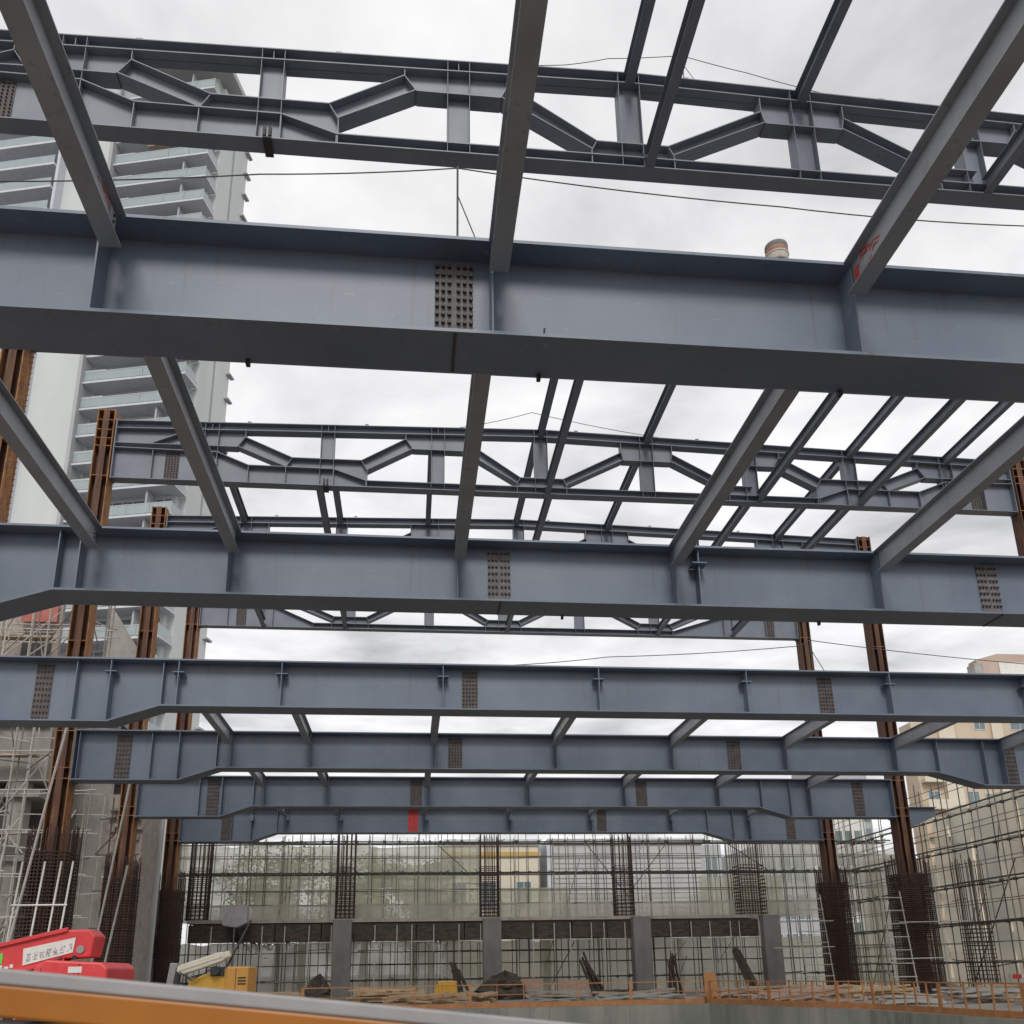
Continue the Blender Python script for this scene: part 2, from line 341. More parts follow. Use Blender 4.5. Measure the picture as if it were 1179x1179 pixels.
# ------------------------------------------------------------------ roof trusses with hexagonal openings
V9=[-8.42,-3.69,.92,5.33,9.97,14.6,19.2,23.75]
def truss(i):
    y=Y[i]; nine=i<=4
    xr=(XR2 if nine else XR)-.36; xl=XL+.36
    labels={2:'nearest grey roof truss with angular openings, crossing the top of the photo',
            3:'grey roof truss hidden above and behind the nearest girder',
            4:'grey roof truss with angular openings in mid photo, hung on a rusty column at left',
            5:'grey roof truss of which only the top chord shows above the second girder',
            6:'farthest grey roof truss, its lower chord seen just under the second girder'}
    t=thing('roof_truss',labels[i],'truss',(XL,y,19.22),'grey roof trusses with angular openings')
    V=V9 if nine else V9[:7]
    xc=5.4
    top=lambda x:22.33-.0255*abs(x-xc)
    zb=19.22; tf=.03; wt=.022; w=.46; hw=w/2
    cd=.37                                    # top chord depth
    lo=lambda x:top(x)-cd
    zc=19.54                                  # top of the bottom chord
    # node types: (left, right) in 'T','t','B','b' (capital = heavy gusset)
    if nine: ty=[('T','T'),('B','B'),('T','u'),('b','b'),('t','t'),('b','T'),('B','B'),('T','T')]
    else: ty=[('T','t'),('b','b'),('t','t'),('b','b'),('t','t'),('b','b'),('t','T')]
    G={'T':(1.36,1.06,.62,1.09),'t':(1.13,1.05,.82,1.20),'u':(1.25,1.07,.66,1.09)}
    H={'B':(1.42,1.66,20.48,20.02),'b':(.92,1.06,19.97,19.68)}
    # ---- top chord: web with gussets, flanges
    topl=[(xl,top(xl)),(xc,top(xc)),(xr,top(xr))]
    def topz(dx): return [(p[0],p[1]-dx) for p in topl]
    part('top_chord',MB().strip(topl,tf,y-hw,y+hw).prism(topz(tf)+list(reversed(topz(cd))),y-wt/2,y+wt/2).strip(topz(cd-tf),tf,y-hw,y+hw),PAINT2,t)
    # ---- bottom chord profile
    if nine:
        prof=[(xl,20.64),(-8.15,20.60),(-6.86,20.05),(-3.40,20.03),(-2.06,zc),(17.62,zc),(18.95,20.05),(22.3,20.05),(23.6,20.6),(xr,20.64)]
    else:
        prof=[(xl,20.64),(-8.15,20.60),(-5.8,zc),(15.75,zc),(18.95,20.6),(xr,20.64)]
    part('bottom_chord',MB().strip([(xl,zb+tf),(xr,zb+tf)],tf,y-hw,y+hw).prism([(xl,zb+tf),(xr,zb+tf)]+[(p[0],p[1]-tf) for p in reversed(prof)],y-wt/2,y+wt/2).strip(prof,tf,y-hw,y+hw),PAINT2,t)
    def pz(x):
        for a,b in zip(prof,prof[1:]):
            if a[0]<=x<=b[0]: return a[1]+(b[1]-a[1])*(x-a[0])/(b[0]-a[0])
        return zc
    ends=[]                                    # diagonal end points (upper, lower) per half node
    gw=wt-.004
    for k,v in enumerate(V):
        T=top(v)
        row=[]
        for side,kind in zip((-1,1),ty[k]):
            if kind in 'Ttu':
                a,b,c,d=G[kind]
                up=(v+side*a,T-c); dn=(v+side*b,T-d)
                pl=[(v,lo(v)),(v+side*a,lo(v+side*a)),up,dn,(v,T-d)]
                mb=MB().prism(pl,y-gw/2,y+gw/2)
                mb.strip(sorted([(v,T-d+.001),(dn[0],T-d+.001)]),tf,y-hw+.006,y+hw-.006)
                mb.box(up[0]-.01,up[0]+.01,y-hw+.02,y+hw-.02,up[1],lo(up[0]))
                mb.bar((up[0],y,up[1]),(dn[0],y,dn[1]),w-.05,.02,(0,0,1) if False else Vector((1,0,.3*side)))
                part('gusset',mb,PAINT2,t)
            else:
                a,b,c,d=H[kind]
                up=(v+side*a,c); dn=(v+side*b,d)
                base=pz(v+side*b)
                pl=[(v,pz(v)-.01),(v+side*b,base-.01),dn,up,(v,c)]
                mb=MB().prism(pl,y-gw/2,y+gw/2)
                mb.strip(sorted([(v,c+.002),(up[0],c+.002)]),tf,y-hw+.006,y+hw-.006)
                mb.bar((up[0],y,up[1]),(dn[0],y,dn[1]),w-.05,.02,Vector((1,0,.3*side)))
                mb.box(dn[0]-.01,dn[0]+.01,y-hw+.02,y-wt/2,zb+tf,dn[1]).box(dn[0]-.01,dn[0]+.01,y+wt/2,y+hw-.02,zb+tf,dn[1])
                part('gusset',mb,PAINT2,t)
            row.append((up,dn))
        ends.append(row)
    for k in range(len(V)-1):                  # diagonals
        (u1,d1),(u2,d2)=ends[k][1],ends[k+1][0]
        mb=MB().prism([u1,u2,d2,d1],y-.008,y+.008)
        mb.strip([u1,u2],tf*.9,y-hw+.004,y+hw-.004)
        mb.strip([(d1[0],d1[1]+tf),(d2[0],d2[1]+tf)],tf*.9,y-hw+.004,y+hw-.004)
        part('diagonal',mb,PAINT2,t)
    for k,v in enumerate(V):                   # verticals
        g=.27; z0=zb+tf
        z1=top(v)-tf
        mb=MB().box(v-g-.012,v-g,y-hw+.012,y+hw-.012,z0,z1-.01).box(v+g,v+g+.012,y-hw+.012,y+hw-.012,z0,z1-.01).box(v-g,v+g,y-.007,y+.007,z0,z1-.01)
        part('vertical',mb,PAINT2,t)
        part('stiffener',MB().box(v-.008,v+.008,y-hw+.04,y-wt/2,lo(v)+.002,z1-.01),PAINT2,t)
    for x in [p[0] for p in prof if p[0] not in(xl,xr)]+[-10.7]+([25.4] if nine else [21.6]):
        part('stiffener',MB().box(x-.01,x+.01,y-hw+.02,y-wt/2,zb+tf,pz(x)-tf).box(x-.01,x+.01,y+wt/2,y+hw-.02,zb+tf,pz(x)-tf),PAINT2,t)
    # ---- solid end panels with the short stub diagonal
    for s,xe,vv in((1,xl,V[0]),(-1,xr,V[-1])):
        a,b,c,d=G['T']; T=top(vv)
        xa=xe+s*1.55
        xk=vv-s*1.36; 
        pl=[(xe,lo(xe)),(xk,lo(xk)),(xk,T-.62),(vv-s*1.06,T-d),(xa,20.86),(xe,20.86)]
        mb=MB().prism(pl,y-gw/2,y+gw/2)
        mb.strip(sorted([(xe,20.86),(xa,20.86)]),tf,y-hw+.006,y+hw-.006)
        mb.strip(sorted([(xa,20.86),(vv-s*1.06,T-d)]),tf,y-hw+.006,y+hw-.006)
        mb.strip(sorted([(xa,20.92),(vv-s*1.36,T-.62)]),tf,y-hw+.008,y+hw-.008)
        part('end_panel',mb,PAINT2,t)
    for x in(xl+.05,xr-.05): part('end_plate',MB().box(x-.02,x+.02,y-.27,y+.27,zb-.04,top(x)+.02),PAINT2,t)
    xs=[-9.95]+([25.1] if nine else [21.9])
    for x in xs:
        s=MB().box(x-.28,x+.28,y-wt/2-.02,y-wt/2,zb+.10,20.55)
        p=part('splice_plate',s,SPLICE2,t)
        part('bolt_rows',boltrows(x,.28,y-wt/2-.02,.10+zb,20.55,5,11,.022),BOLT,p,kind='stuff')
    for x in(-6.95,-2.1 if nine else -3,2.5,6.9,12.3,17.1):
        if xl<x<xr:
            mb=MB().box(x-.075,x-.05,y-.17,y-.13,top(x),top(x)+.07).box(x+.05,x+.075,y-.17,y-.13,top(x),top(x)+.07).box(x-.075,x+.075,y-.17,y-.13,top(x)+.07,top(x)+.10)
            part('lifting_lug',mb,PAINT2,t)
    if i in(2,4):                              # hanging clamp under the second vertical
        v=V[1]
        part('clamp',MB().box(v-.10,v-.03,y-.30,y-.2,zb+.02,zb+.28).box(v+.03,v+.10,y-.30,y-.2,zb+.02,zb+.28).box(v-.10,v+.10,y-.30,y+.28,zb-.06,zb-.02),BLACK,t)
    return t
for i in(2,3,4,5,6): truss(i)
topz=lambda x:22.33-.0255*abs(x-5.4)
up={1:('in front of the nearest roof truss',[5.35,9.97],[5.72,14.78]),
    3:('in front of the middle roof truss',[5.33,9.97,14.6,19.2,23.75],[5.55,14.85,19.45]),
    4:('behind the middle roof truss',[-8.45,-3.75,.66,5.2,9.95,14.45,19.1],[-4.0,5.7,14.5,19.05]),
    5:('in front of the farthest roof truss',[],[-8.62,-3.95,5.55,14.7,19.4])}
for b,(txt,tops,bots) in up.items():
    y0,y1=Y[b]+.236,Y[b+1]-.236
    for k,x in enumerate(tops):
        purlin(x,y0,y1,topz(x)-.004,.42,.25,'grey upper roof beam %s, %s from left'%(txt,ORD[k]),'upper roof beams '+txt,m=PAINT2)
    for k,x in enumerate(bots):
        purlin(x,y0,y1,19.66,.42,.24,'slim lower chord beam %s, %s from left'%(txt,ORD[k]),'lower chord beams '+txt,m=PAINT2)

# ------------------------------------------------------------------ rusty columns and their reinforcement cages
def column(x,y,label,studs=False,ztop=22.3):
    t=thing('steel_column',label,'column',(x,y,GZ),'rusty steel columns')
    b=.343; d=.343
    part('web',MB().box(x-b+.035,x+b-.035,y-.012,y+.012,GZ,ztop),RUST,t)
    part('cross_web',MB().box(x-.012,x+.012,y-d+.03,y-.012,GZ,ztop-.01).box(x-.012,x+.012,y+.012,y+d-.03,GZ,ztop-.01).box(x-.12,x+.12,y-d+.01,y-d+.03,GZ,ztop-.01),RUST,t)
    for s in(-1,1):
        part('flange',MB().box(x+s*(b-.0175)-.0175,x+s*(b-.0175)+.0175,y-d,y+d,GZ,ztop),RUSTO if x<0 else RUST,t)
    for z in(6.9,7.3,8.68,12.2,15.7,19.24,20.6,20.95,21.35,21.8,ztop-.05):
        part('stiffener',MB().box(x-b+.035,x+b-.035,y-d+.005,y-.013,z-.012,z+.012).box(x-b+.035,x+b-.035,y+.013,y+d-.005,z-.012,z+.012),RUSTO,t)
    if studs:
        mb=MB()
        z=9.0
        while z<22:
            for s in(-1,1):
                for yy in(-.2,.2): mb.tube((x+s*b,y+yy,z),(x+s*(b+.09),y+yy,z),.016,5)
            z+=.2
        part('shear_studs',mb,RUSTO,t)
    return t
column(XL,Y[3],'orange rusty column with studded edges at the left border, under the nearest girder',True)
column(XL,Y[4],'rusty column at left carrying the middle roof truss, white frame at its foot',False)
column(XL,Y[5],'dark rusty column at left, second from the far end, white wall strip on its right')
column(XL,Y[6],'farthest dark rusty column at left, foot hidden behind the cream crane boom')
column(XR2,Y[4],'rusty column at the right border carrying the middle roof truss')
column(XR,Y[5],'tall red brown rusty column right of centre with a ladder leaning on its cage',ztop=21.98)
_c=[o for o in bpy.data.objects if o.get('label','').startswith('tall red brown rusty column')][0]
part('stub_bracket',MB().prism([(XR+.345,6.35),(XR+1.9,7.0),(XR+1.9,7.35),(XR+.345,7.35)],Y[5]-.012,Y[5]+.012).strip([(XR+.345,6.36),(XR+1.9,7.0)],.03,Y[5]-.2,Y[5]+.2).box(XR+.345,XR+1.9,Y[5]-.2,Y[5]+.2,7.351,7.38),PAINT,_c)
column(XR,Y[6],'far rusty column on the right, left of the taller red brown one',ztop=21.98)

def cage(x,y,s,z1,label,n=7,hoop=.13,taper=0,zb=GZ,over=.7,grp='rebar cages round the steel columns',r=.016,dense=False):
    t=thing('rebar_cage',label,'rebar cage',(x,y,zb),grp)
    h=s/2
    vb=MB().tube((0,0,0),(0,0,z1-zb+over),r,5).mesh('vertical_bar',REBAR)
    hm=MB()
    for q in((h,h-.13) if dense else (h,)):
        for a,b in(((-q,-q),(q,-q)),((q,-q),(q,q)),((q,q),(-q,q)),((-q,q),(-q,-q))): hm.tube((a[0],a[1],0),(b[0],b[1],0),r*.85,4)
    if dense:
        for a,b in(((-h,0),(0,-h)),((0,-h),(h,0)),((h,0),(0,h)),((0,h),(-h,0))): hm.tube((a[0],a[1],.03),(b[0],b[1],.03),r*.8,4)
    hm=hm.mesh('hoop',REBAR)
    for k in range(n):
        u=-h+.03+(2*h-.06)*k/(n-1)
        for p in((u,-h+.02),(u,h-.02))+(((-h+.02,u),(h-.02,u)) if 0<k<n-1 else ()):
            o=inst('vertical_bar',vb,t,(x+p[0],y+p[1],zb),scale=(1,1,random.uniform(.93,1.0)),rot=(random.uniform(-.004,.004),random.uniform(-.004,.004),0))
    z=zb+.1;c=0
    while z<z1 and c<98:
        inst('hoop',hm,t,(x,y,z),rot=(random.uniform(-.012,.012),random.uniform(-.012,.012),0),scale=(random.uniform(.97,1.03),)*2+(1,)); z+=hoop;c+=1
    return t
cage(XL,Y[4],1.4,4.3,'rust brown rebar cage behind the white ladder frame at the far left',n=12,hoop=.125,r=.021,dense=True,over=1.0)
cage(XL,Y[5],1.25,4.2,'dark rebar cage just right of the red boom lift',n=12,hoop=.115,r=.021,dense=True,over=1.0)
cage(XL,Y[6],1.4,4.35,'dark dense rebar cage directly left of the cream crane boom',n=12,hoop=.09,r=.021,dense=True,over=1.0)
cage(XR,Y[5],1.5,4.1,'dark dense rebar cage round the tall red brown column at right',n=12,hoop=.09,r=.021,dense=True,over=1.0)
cage(XR,Y[6],1.38,4.5,'dense rebar cage round the far right column, orange railing before its foot',n=12,hoop=.09,r=.021,dense=True,over=1.0)
cage(28.4,45.5,1.1,1.9,'open rebar cage with long splayed bars at the far right, before the beige netting',n=6,hoop=.2,over=3.4,r=.02)

# ------------------------------------------------------------------ ground, pit, sky
PX0,PY0,PY1=-4.4,2.3,40.8
pit=[(PX0,PY0),(17.2,PY0),(16.4,24.7),(15.8,32.3),(12.8,PY1),(PX0,PY1)]
g=MB(); R=600
outer=[(-R,-R),(R,-R),(R,R),(-R,R)]
vs=[(*p,GZ) for p in outer]+[(*p,GZ) for p in pit]
g.add(vs,[(0,1,5,4),(1,2,7,6,5),(2,3,9,8,7),(3,0,4,9)])
struct('ground',g,SLAB)
g=MB(); zf=GZ-7
n=len(pit)
g.add([(*p,zf) for p in pit],[tuple(range(n))]); struct('pit_floor',g,SLAB)
g=MB()
for k in range(n):
    a,b=pit[k],pit[(k+1)%n]
    d=Vector((b[0]-a[0],b[1]-a[1],0)); L=d.length; d.normalize(); nn=Vector((d.y,-d.x,0))
    # pour panels 3 m wide with thin joints
    m=max(1,int(L/3)); 
    for j in range(m):
        p=Vector((*a,0))+d*(L*j/m+.006); q=Vector((*a,0))+d*(L*(j+1)/m-.006)
        o=nn*.3
        g.add([(p.x,p.y,zf),(q.x,q.y,zf),(q.x,q.y,GZ-.004),(p.x,p.y,GZ-.004),(p.x+o.x,p.y+o.y,zf),(q.x+o.x,q.y+o.y,zf),(q.x+o.x,q.y+o.y,GZ-.004),(p.x+o.x,p.y+o.y,GZ-.004)],
              [(0,1,2,3),(7,6,5,4),(0,4,5,1),(1,5,6,2),(2,6,7,3),(3,7,4,0)])
g.box(12.55,13.1,PY1-.02,PY1+.35,zf,GZ-.006)
struct('pit_wall',g,CONCW)

# ------------------------------------------------------------------ orange guard railing along the pit
def railing(pts,label):
    t=thing('guard_railing',label,'railing',(*pts[0],GZ),'orange guard railings along the pit edge')
    for (a,b) in zip(pts,pts[1:]):
        A=Vector((*a,0));B=Vector((*b,0));d=(B-A).normalized();L=(B-A).length
        up=Vector((0,0,1)); nn=Vector((-d.y,d.x,0))
        P=lambda s,z:A+d*s+Vector((0,0,z))
        part('toe_board',MB().bar(P(0,GZ+.10),P(L,GZ+.10),.03,.2),ORANGE,t)
        part('top_rail',MB().bar(P(0,GZ+.92),P(L,GZ+.92),.04,.04),ORANGE,t)
        part('mid_rail',MB().bar(P(0,GZ+.52),P(L,GZ+.52),.025,.025),ORANGE,t)
        s=0;k=0
        while s<=L:
            w=(.16 if k%6==0 else .05 if k%2==0 else .03)*(1 if len(pts)>2 else .8)
            lean=random.uniform(-.03,.03)
            part('post',MB().bar(P(s,GZ),P(s+lean,GZ+random.uniform(.9,.98)),w,.05,nn),ORANGE,t)
            s+=(.62 if len(pts)>2 else 1.15);k+=1
    return t
railing([(-4.3,PY1+.25),(12.7,PY1+.25)],'orange toe board and thin rail along the far edge of the pit')
railing([(13.0,PY1+.2),(16.05,32.4),(16.7,24.4),(17.4,14)],'orange slatted guard railing running along the right edge of the pit')

# near guard rail, right in front of the viewer, sloping down to the right
t=thing('near_guard_rail','out of focus handrail with grey top and orange face, low in the left foreground','railing',(-.9,1.3,GZ))
pa=Vector((-1.05,1.3,.072)); pb=Vector((.55,1.3,-.105)) 
d=(pb-pa)
lo0=Vector((0,0,-.0395))
part('cap_rail',MB().bar(pa+Vector((0,.0,-.0095)),pb+Vector((0,.0,-.0095)),.024,.0185),CAPG,t,bevel=.003)
part('orange_rail',MB().bar(pa+Vector((0,.004,-.0385)),pb+Vector((0,.004,-.0385)),.03,.039),YORANGE,t,bevel=.004)
for s in(.02,.97):
    p=pa+d*s
    part('post',MB().box(p.x-.02,p.x+.02,1.30,1.34,GZ,p.z-.058),YORANGE,t,bevel=.003)
mb=MB()
for k in range(46):
    s=.03+k*.0206; p=pa+d*s; mb.tube((p.x,1.31,p.z-.064),(p.x,1.31,p.z-.75),.0022,4)
for k in range(18):
    z=-.066-k*.04; a=pa+d*.03;b=pa+d*.96; mb.tube((a.x,1.31,a.z+z),(b.x,1.31,b.z+z),.0022,4)
part('wire_mesh',mb,CAPG,t)

# ------------------------------------------------------------------ scaffolds
def scaffold(p0,p1,z0,z1,label,rows,step,levels,nets,braces,pole=POLE,group=None,jit=.25,ledmat=POLED,rr=.034):
    A=Vector((*p0,0));B=Vector((*p1,0));d=(B-A);L=d.length;d.normalize();nn=Vector((-d.y,d.x,0))
    t=thing('scaffold',label,'scaffold',(*p0,z0),group)
    H=z1-z0
    pm=MB().tube((0,0,0),(0,0,H),rr,6).mesh('standard',pole)
    pm2=MB().tube((0,0,0),(0,0,H),rr,6).mesh('standard',POLEL)
    pm3=MB().tube((0,0,0),(0,0,H),rr,6).mesh('standard',POLEM); cp=MB()
    for r in rows:
        s=0
        while s<=L+.01:
            p=A+d*(s+random.uniform(-jit,jit))+nn*r
            for z,th in levels:
                if th>1 and r==rows[0]: cp.box(p.x-.075,p.x+.075,p.y-.075,p.y+.075,z-.075,z+.075)
            inst('standard',random.choice((pm,pm3,pm3,pm2)),t,(p.x,p.y,z0),scale=(1,1,random.uniform(.97,1.03)),rot=(random.uniform(-.006,.006),random.uniform(-.006,.006),0))
            s+=step*random.choice((.6,1,1,1.3))
    for z,th in levels:
        for r in rows:
            pts=[];m=10
            for k in range(m+1):
                p=A+d*(L*k/m)+nn*r; pts.append((p.x,p.y,z+random.uniform(-.035,.035)))
            mb=MB().wire(pts,.027*th,6)
            part('ledger',mb,ledmat if th>1 else pole,t)
    n_=0
    for z,th in levels:
        if th<=1 or len(rows)<2: continue
        q=random.uniform(.3,.9)
        while q<L and n_<96:
            p=A+d*q; e=random.uniform(.25,.7); dz=random.uniform(-.12,.12); sk=d*random.uniform(-.25,.25)
            a_=p-nn*(e*(1 if rows[-1]>0 else -1))-sk; b_=p+nn*rows[-1]*.6+sk
            part('transom',MB().tube((a_.x,a_.y,z+.06-dz),(b_.x,b_.y,z+.06+dz),.026,6),random.choice((POLEL,POLEM,POLE)),t)
            n_+=1; q+=random.uniform(.8,2.4)
    for k in range(26 if L>25 else 0):
        q=random.uniform(0,L-3); z=random.uniform(z0+.3,z1-2.5); l_=random.uniform(1.2,3.2); a2=random.choice((random.uniform(-.12,.12),random.uniform(-.12,.12),random.uniform(.7,1.3)))
        P=A+d*q-nn*(.1 if rows[-1]>0 else -.1); Q=P+d*(l_*math.cos(a2))
        part('loose_pole',MB().tube((P.x,P.y,z),(Q.x,Q.y,z+l_*math.sin(a2)),.027,6),random.choice((POLEL,POLEL,POLEM)),t)
    if cp.v: part('couplers',cp,POLED,t,kind='stuff')
    for a,za,b,zb in braces:
        P=A+d*a+nn*(rows[0]-.08);Q=A+d*b+nn*(rows[0]-.08)
        part('diagonal_brace',MB().tube((P.x,P.y,za),(Q.x,Q.y,zb),.03,6),pole,t)
    for a,b,za,zb,off,m in nets:
        mb=MB();nx=max(3,int((b-a)/.8));nz=max(2,int((zb-za)/.7)); vs=[];fs=[]
        for j in range(nz+1):
            for k in range(nx+1):
                p=A+d*(a+(b-a)*k/nx)+nn*(off+random.uniform(-.10,.10)); vs.append((p.x,p.y,za+(zb-za)*j/nz+(random.uniform(-.09,.09) if j in(0,nz) else 0)))
        for j in range(nz):
            for k in range(nx):
                i0=j*(nx+1)+k; fs.append((i0,i0+1,i0+nx+2,i0+nx+1))
        mb.add(vs,fs)
        o=part('safety_net',mb,m,t,smooth=True)
    return t
XF0=-14.0
scaffold((XF0,57.6),(31,57.6),GZ,8.1,'long scaffold wall with pale netting across the far end of the pit',(0,.65,1.3),.85,
   [(7.62,1.7),(6.75,.7),(5.75,1.7),(4.75,.7),(3.9,.7),(1.15,.7),(.45,.7),(-.45,1.7)],
   [(0,12,3.0,7.55,1.45,NETG),(11.6,18.5,3.0,7.5,1.5,NETG),(19.3,24,3.0,5.0,1.55,NETG),(23.6,33,2.95,4.5,1.5,NETW),(32.5,38,3.0,5.6,1.5,NETG),(34.5,45,3.0,7.7,1.8,NETW),(0,7.8,-1.3,1.75,1.7,NETL),(7.4,14.5,-1.3,1.85,1.75,NETL),(14.1,22.8,-1.3,1.75,1.7,NETL),(22.3,31.2,-1.3,1.8,1.75,NETL),(30.9,44.5,-1.2,1.8,1.7,NETL),(0,24,2.95,3.9,-.15,NETW),(24,41,2.95,3.9,-.2,NETW)],
   [(15.5,7.6,17.5,5.8),(25,7.4,27.5,4.2),(30,7.4,27.5,4.4),(34,7.5,37,5.5),(22.2,-1.4,24,1.6)],rr=.027,jit=.35)
nets=[(0,7.2,-1.3,7.0,1.0,NETW),(.5,7,-1.3,6.6,1.1,NETL)]
s_=8.6
for k,(w_,zt_) in enumerate(((1.6,5.4),(1.8,8.0),(2.0,8.3),(2.2,8.1),(2.0,8.3),(2.4,8.2),(2.2,8.4),(2.6,8.3),(2.3,8.2))):
    nets.append((s_,s_+w_-.05,-1.3,zt_,1.0+.04*(k%2),(NETB,NETC,NETB)[k%3])); s_+=w_
scaffold((29.2,61.5),(29.2,33),GZ,9.6,'tall scaffold with beige sheeting running along the right side',(0,-1.2),1.5,
   [(8.9,.7),(7.6,1.7),(6.7,.7),(5.75,1.7),(4.8,.7),(3.85,1.7),(2.9,.7),(1.9,1.7),(.95,.7),(0,1.5)],
   nets,[(3,-1.2,7,4.5),(14,-1,19,4.8)],ledmat=POLED,rr=.028)

# ------------------------------------------------------------------ unfinished concrete floor at the far end
mb=MB()
t=thing('concrete_floor_frame','unfinished concrete floor edge with dark timber formwork across the far end','concrete slab',(-12.2,56,1.7))
part('slab',MB().box(-12.4,20.9,55.6,59.9,2.78,2.98),MASON,t)
x=-12.3
while x<20.7:
    w=random.uniform(1.6,3.2); x2=min(x+w,20.9)
    part('formwork_panel',MB().box(x,x2-.05,55.52+random.uniform(0,.1),55.9,1.72+random.uniform(-.04,.06),2.68),FORM,t); x=x2
part('beam',MB().box(-12.4,20.9,55.95,56.6,1.75,2.718),FORM,t)
for x in(-11,-8.2,-5.6,-1.9,.2,2.9,7.2,9.4,11.4,15.4,17.8,19.6):
    part('prop',MB().tube((x,55.35,GZ),(x,55.35,2.6),.03,6).tube((x+1.25,55.35,1.1),(x+1.25,55.35,2.6),.03,6).tube((x,55.35,1.66),(x+1.3,55.35,1.66),.028,6),POLEL,t)
cl=['square grey concrete column left of centre under the formwork','square grey concrete column in the centre with dark heap at its foot','square grey concrete column right of centre, bundle of bars beside it','shadowed concrete column at the right end of the unfinished floor']
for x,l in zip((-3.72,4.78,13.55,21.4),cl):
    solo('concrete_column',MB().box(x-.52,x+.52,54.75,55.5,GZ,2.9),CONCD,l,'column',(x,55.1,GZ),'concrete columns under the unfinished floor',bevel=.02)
for x,l in zip((-12.1,-3.72,4.78,12.95,20.9),('rebar cage rising above the floor at its left end','rebar cage above the left concrete column','reddish rebar cage above the central concrete column','dark rebar cage above the right concrete column','thick rebar cage above the right end of the floor')):
    cage(x,56.6,1.1 if x<20 else 1.5,6.0,l,n=5,hoop=.22,zb=2.98,over=2.1,grp='rebar cages above the unfinished floor',r=.028)
mb=MB().add([(-10.3,54,3.65),(-8.9,54,3.62),(-8.85,54,2.75),(-9.4,54.02,2.5),(-10.15,54,2.6),(-10.3,54.6,3.6),(-8.9,54.6,3.58),(-8.85,54.6,2.7),(-9.4,54.6,2.45),(-10.15,54.6,2.55)],
  [(0,1,2,3,4),(9,8,7,6,5),(0,5,6,1),(1,6,7,2),(2,7,8,3),(3,8,9,4),(4,9,5,0)])
solo('hanging_tarp',mb,PURP,'purple grey tarpaulin bundle hung over the left end of the floor edge','tarpaulin',(-9.6,54.2,2.45))

# ------------------------------------------------------------------ buildings behind the far scaffold
def block(t,name,x0,x1,y0,y1,z0,z1,m): return part(name,MB().box(x0,x1,y0,y1,z0,z1),m,t)
def window(t,x,y,z,w,h,m=None):
    f=MB().box(x-w/2-.08,x+w/2+.08,y-.06,y,z-.08,z).box(x-w/2-.08,x+w/2+.08,y-.06,y,z+h,z+h+.08).box(x-w/2-.08,x-w/2,y-.06,y,z,z+h).box(x+w/2,x+w/2+.08,y-.06,y,z,z+h).box(x-.03,x+.03,y-.05,y,z,z+h)
    o=part('window',f,SILL,t); part('pane',MB().box(x-w/2,x-.03,y-.02,y-.004,z,z+h).box(x+.03,x+w/2,y-.02,y-.004,z,z+h),m or GLASS,o); return o
t=thing('cream_building','low cream building with an ochre band, behind the middle of the far scaffold','building',(7,78,GZ))
block(t,'wall',2.9,10.4,75,84,GZ,9.6,CREAMW)
block(t,'band',2.8,10.5,74.9,75,8.7,9.1,ORSTRIPE)
block(t,'parapet',2.7,10.5,74.85,84,9.603,10.1,SILL)
for x,z in((9.1,4.7),(6.3,4.7),(3.9,4.7),(9.1,.9),(6.3,.9)): window(t,x,75,z,1.1,2.0)
t=thing('clad_shed','pale grey shed with ribbed cladding behind the scaffold, right of the cream building','building',(17,76,GZ))
block(t,'wall',11.6,24.2,76.3,90,GZ,9.9,GREYW)
mb=MB()
for k in range(27): 
    z=GZ+.4*k+.2
    mb.box(11.6,24.2,76.24,76.297,z,z+.2)
part('cladding',mb,GREYW,t)
block(t,'corner_post',11.2,11.6,76.2,90,GZ,10.1,SILL)
block(t,'roof',11.3,24.6,76.1,90,9.904,10.3,TOWERG)
for x in(14.2,20.5): window(t,x,76.24,1.2,1.6,1.3)
t=thing('green_glass_building','low grey green glass block behind the right part of the far scaffold','building',(27,86,GZ))
block(t,'wall',24.8,28.6,84,96,GZ,10.8,TOWERG)
block(t,'wall',32.2,37.5,84,96,GZ,10.8,TOWERG)
for x in(25.6,27.6,33.2,34.6,36):
    for z in(.5,4,7.4): window(t,x,84,z,1.1,2.2)
block(t,'link',28.7,32.1,88,95,GZ,6.0,WHITEW)

# trees behind the netting
def tree(x,y,h,r,label,seed):
    rnd=random.Random(seed)
    t=thing('leafy_tree',label,'tree',(x,y,GZ),'trees behind the far scaffold')
    mb=MB().tube((x,y,GZ),(x+.2,y,GZ+h*.5),.28,8,.18)
    for k in range(6):
        a=rnd.uniform(0,6.28); mb.tube((x+.2,y,GZ+h*rnd.uniform(.35,.5)),(x+math.cos(a)*r*.6,y+math.sin(a)*r*.6,GZ+h*rnd.uniform(.6,.85)),.1,6,.03)
    part('trunk',mb,BARK,t)
    for m,cnt in((LEAF1,5200),(LEAF2,3600)):
        mb=MB();vs=[];fs=[]
        cl=[(rnd.gauss(0,.5)*r,rnd.gauss(0,.5)*r,rnd.uniform(.38,.98)*h) for _ in range(34)]
        for k in range(cnt):
            c=rnd.choice(cl); p=Vector((x+c[0]+rnd.gauss(0,.45),y+c[1]+rnd.gauss(0,.45),GZ+c[2]+rnd.gauss(0,.38)))
            a=Vector((rnd.gauss(0,1),rnd.gauss(0,1),rnd.gauss(0,.6))).normalized()*rnd.uniform(.09,.18); b=a.cross(Vector((rnd.gauss(0,1),rnd.gauss(0,1),1))).normalized()*rnd.uniform(.05,.10)
            n=len(vs); vs+=[p-a,p+b,p+a,p-b]; fs.append((n,n+1,n+2,n+3))
        mb.add(vs,fs); part('crown',mb,m,t)
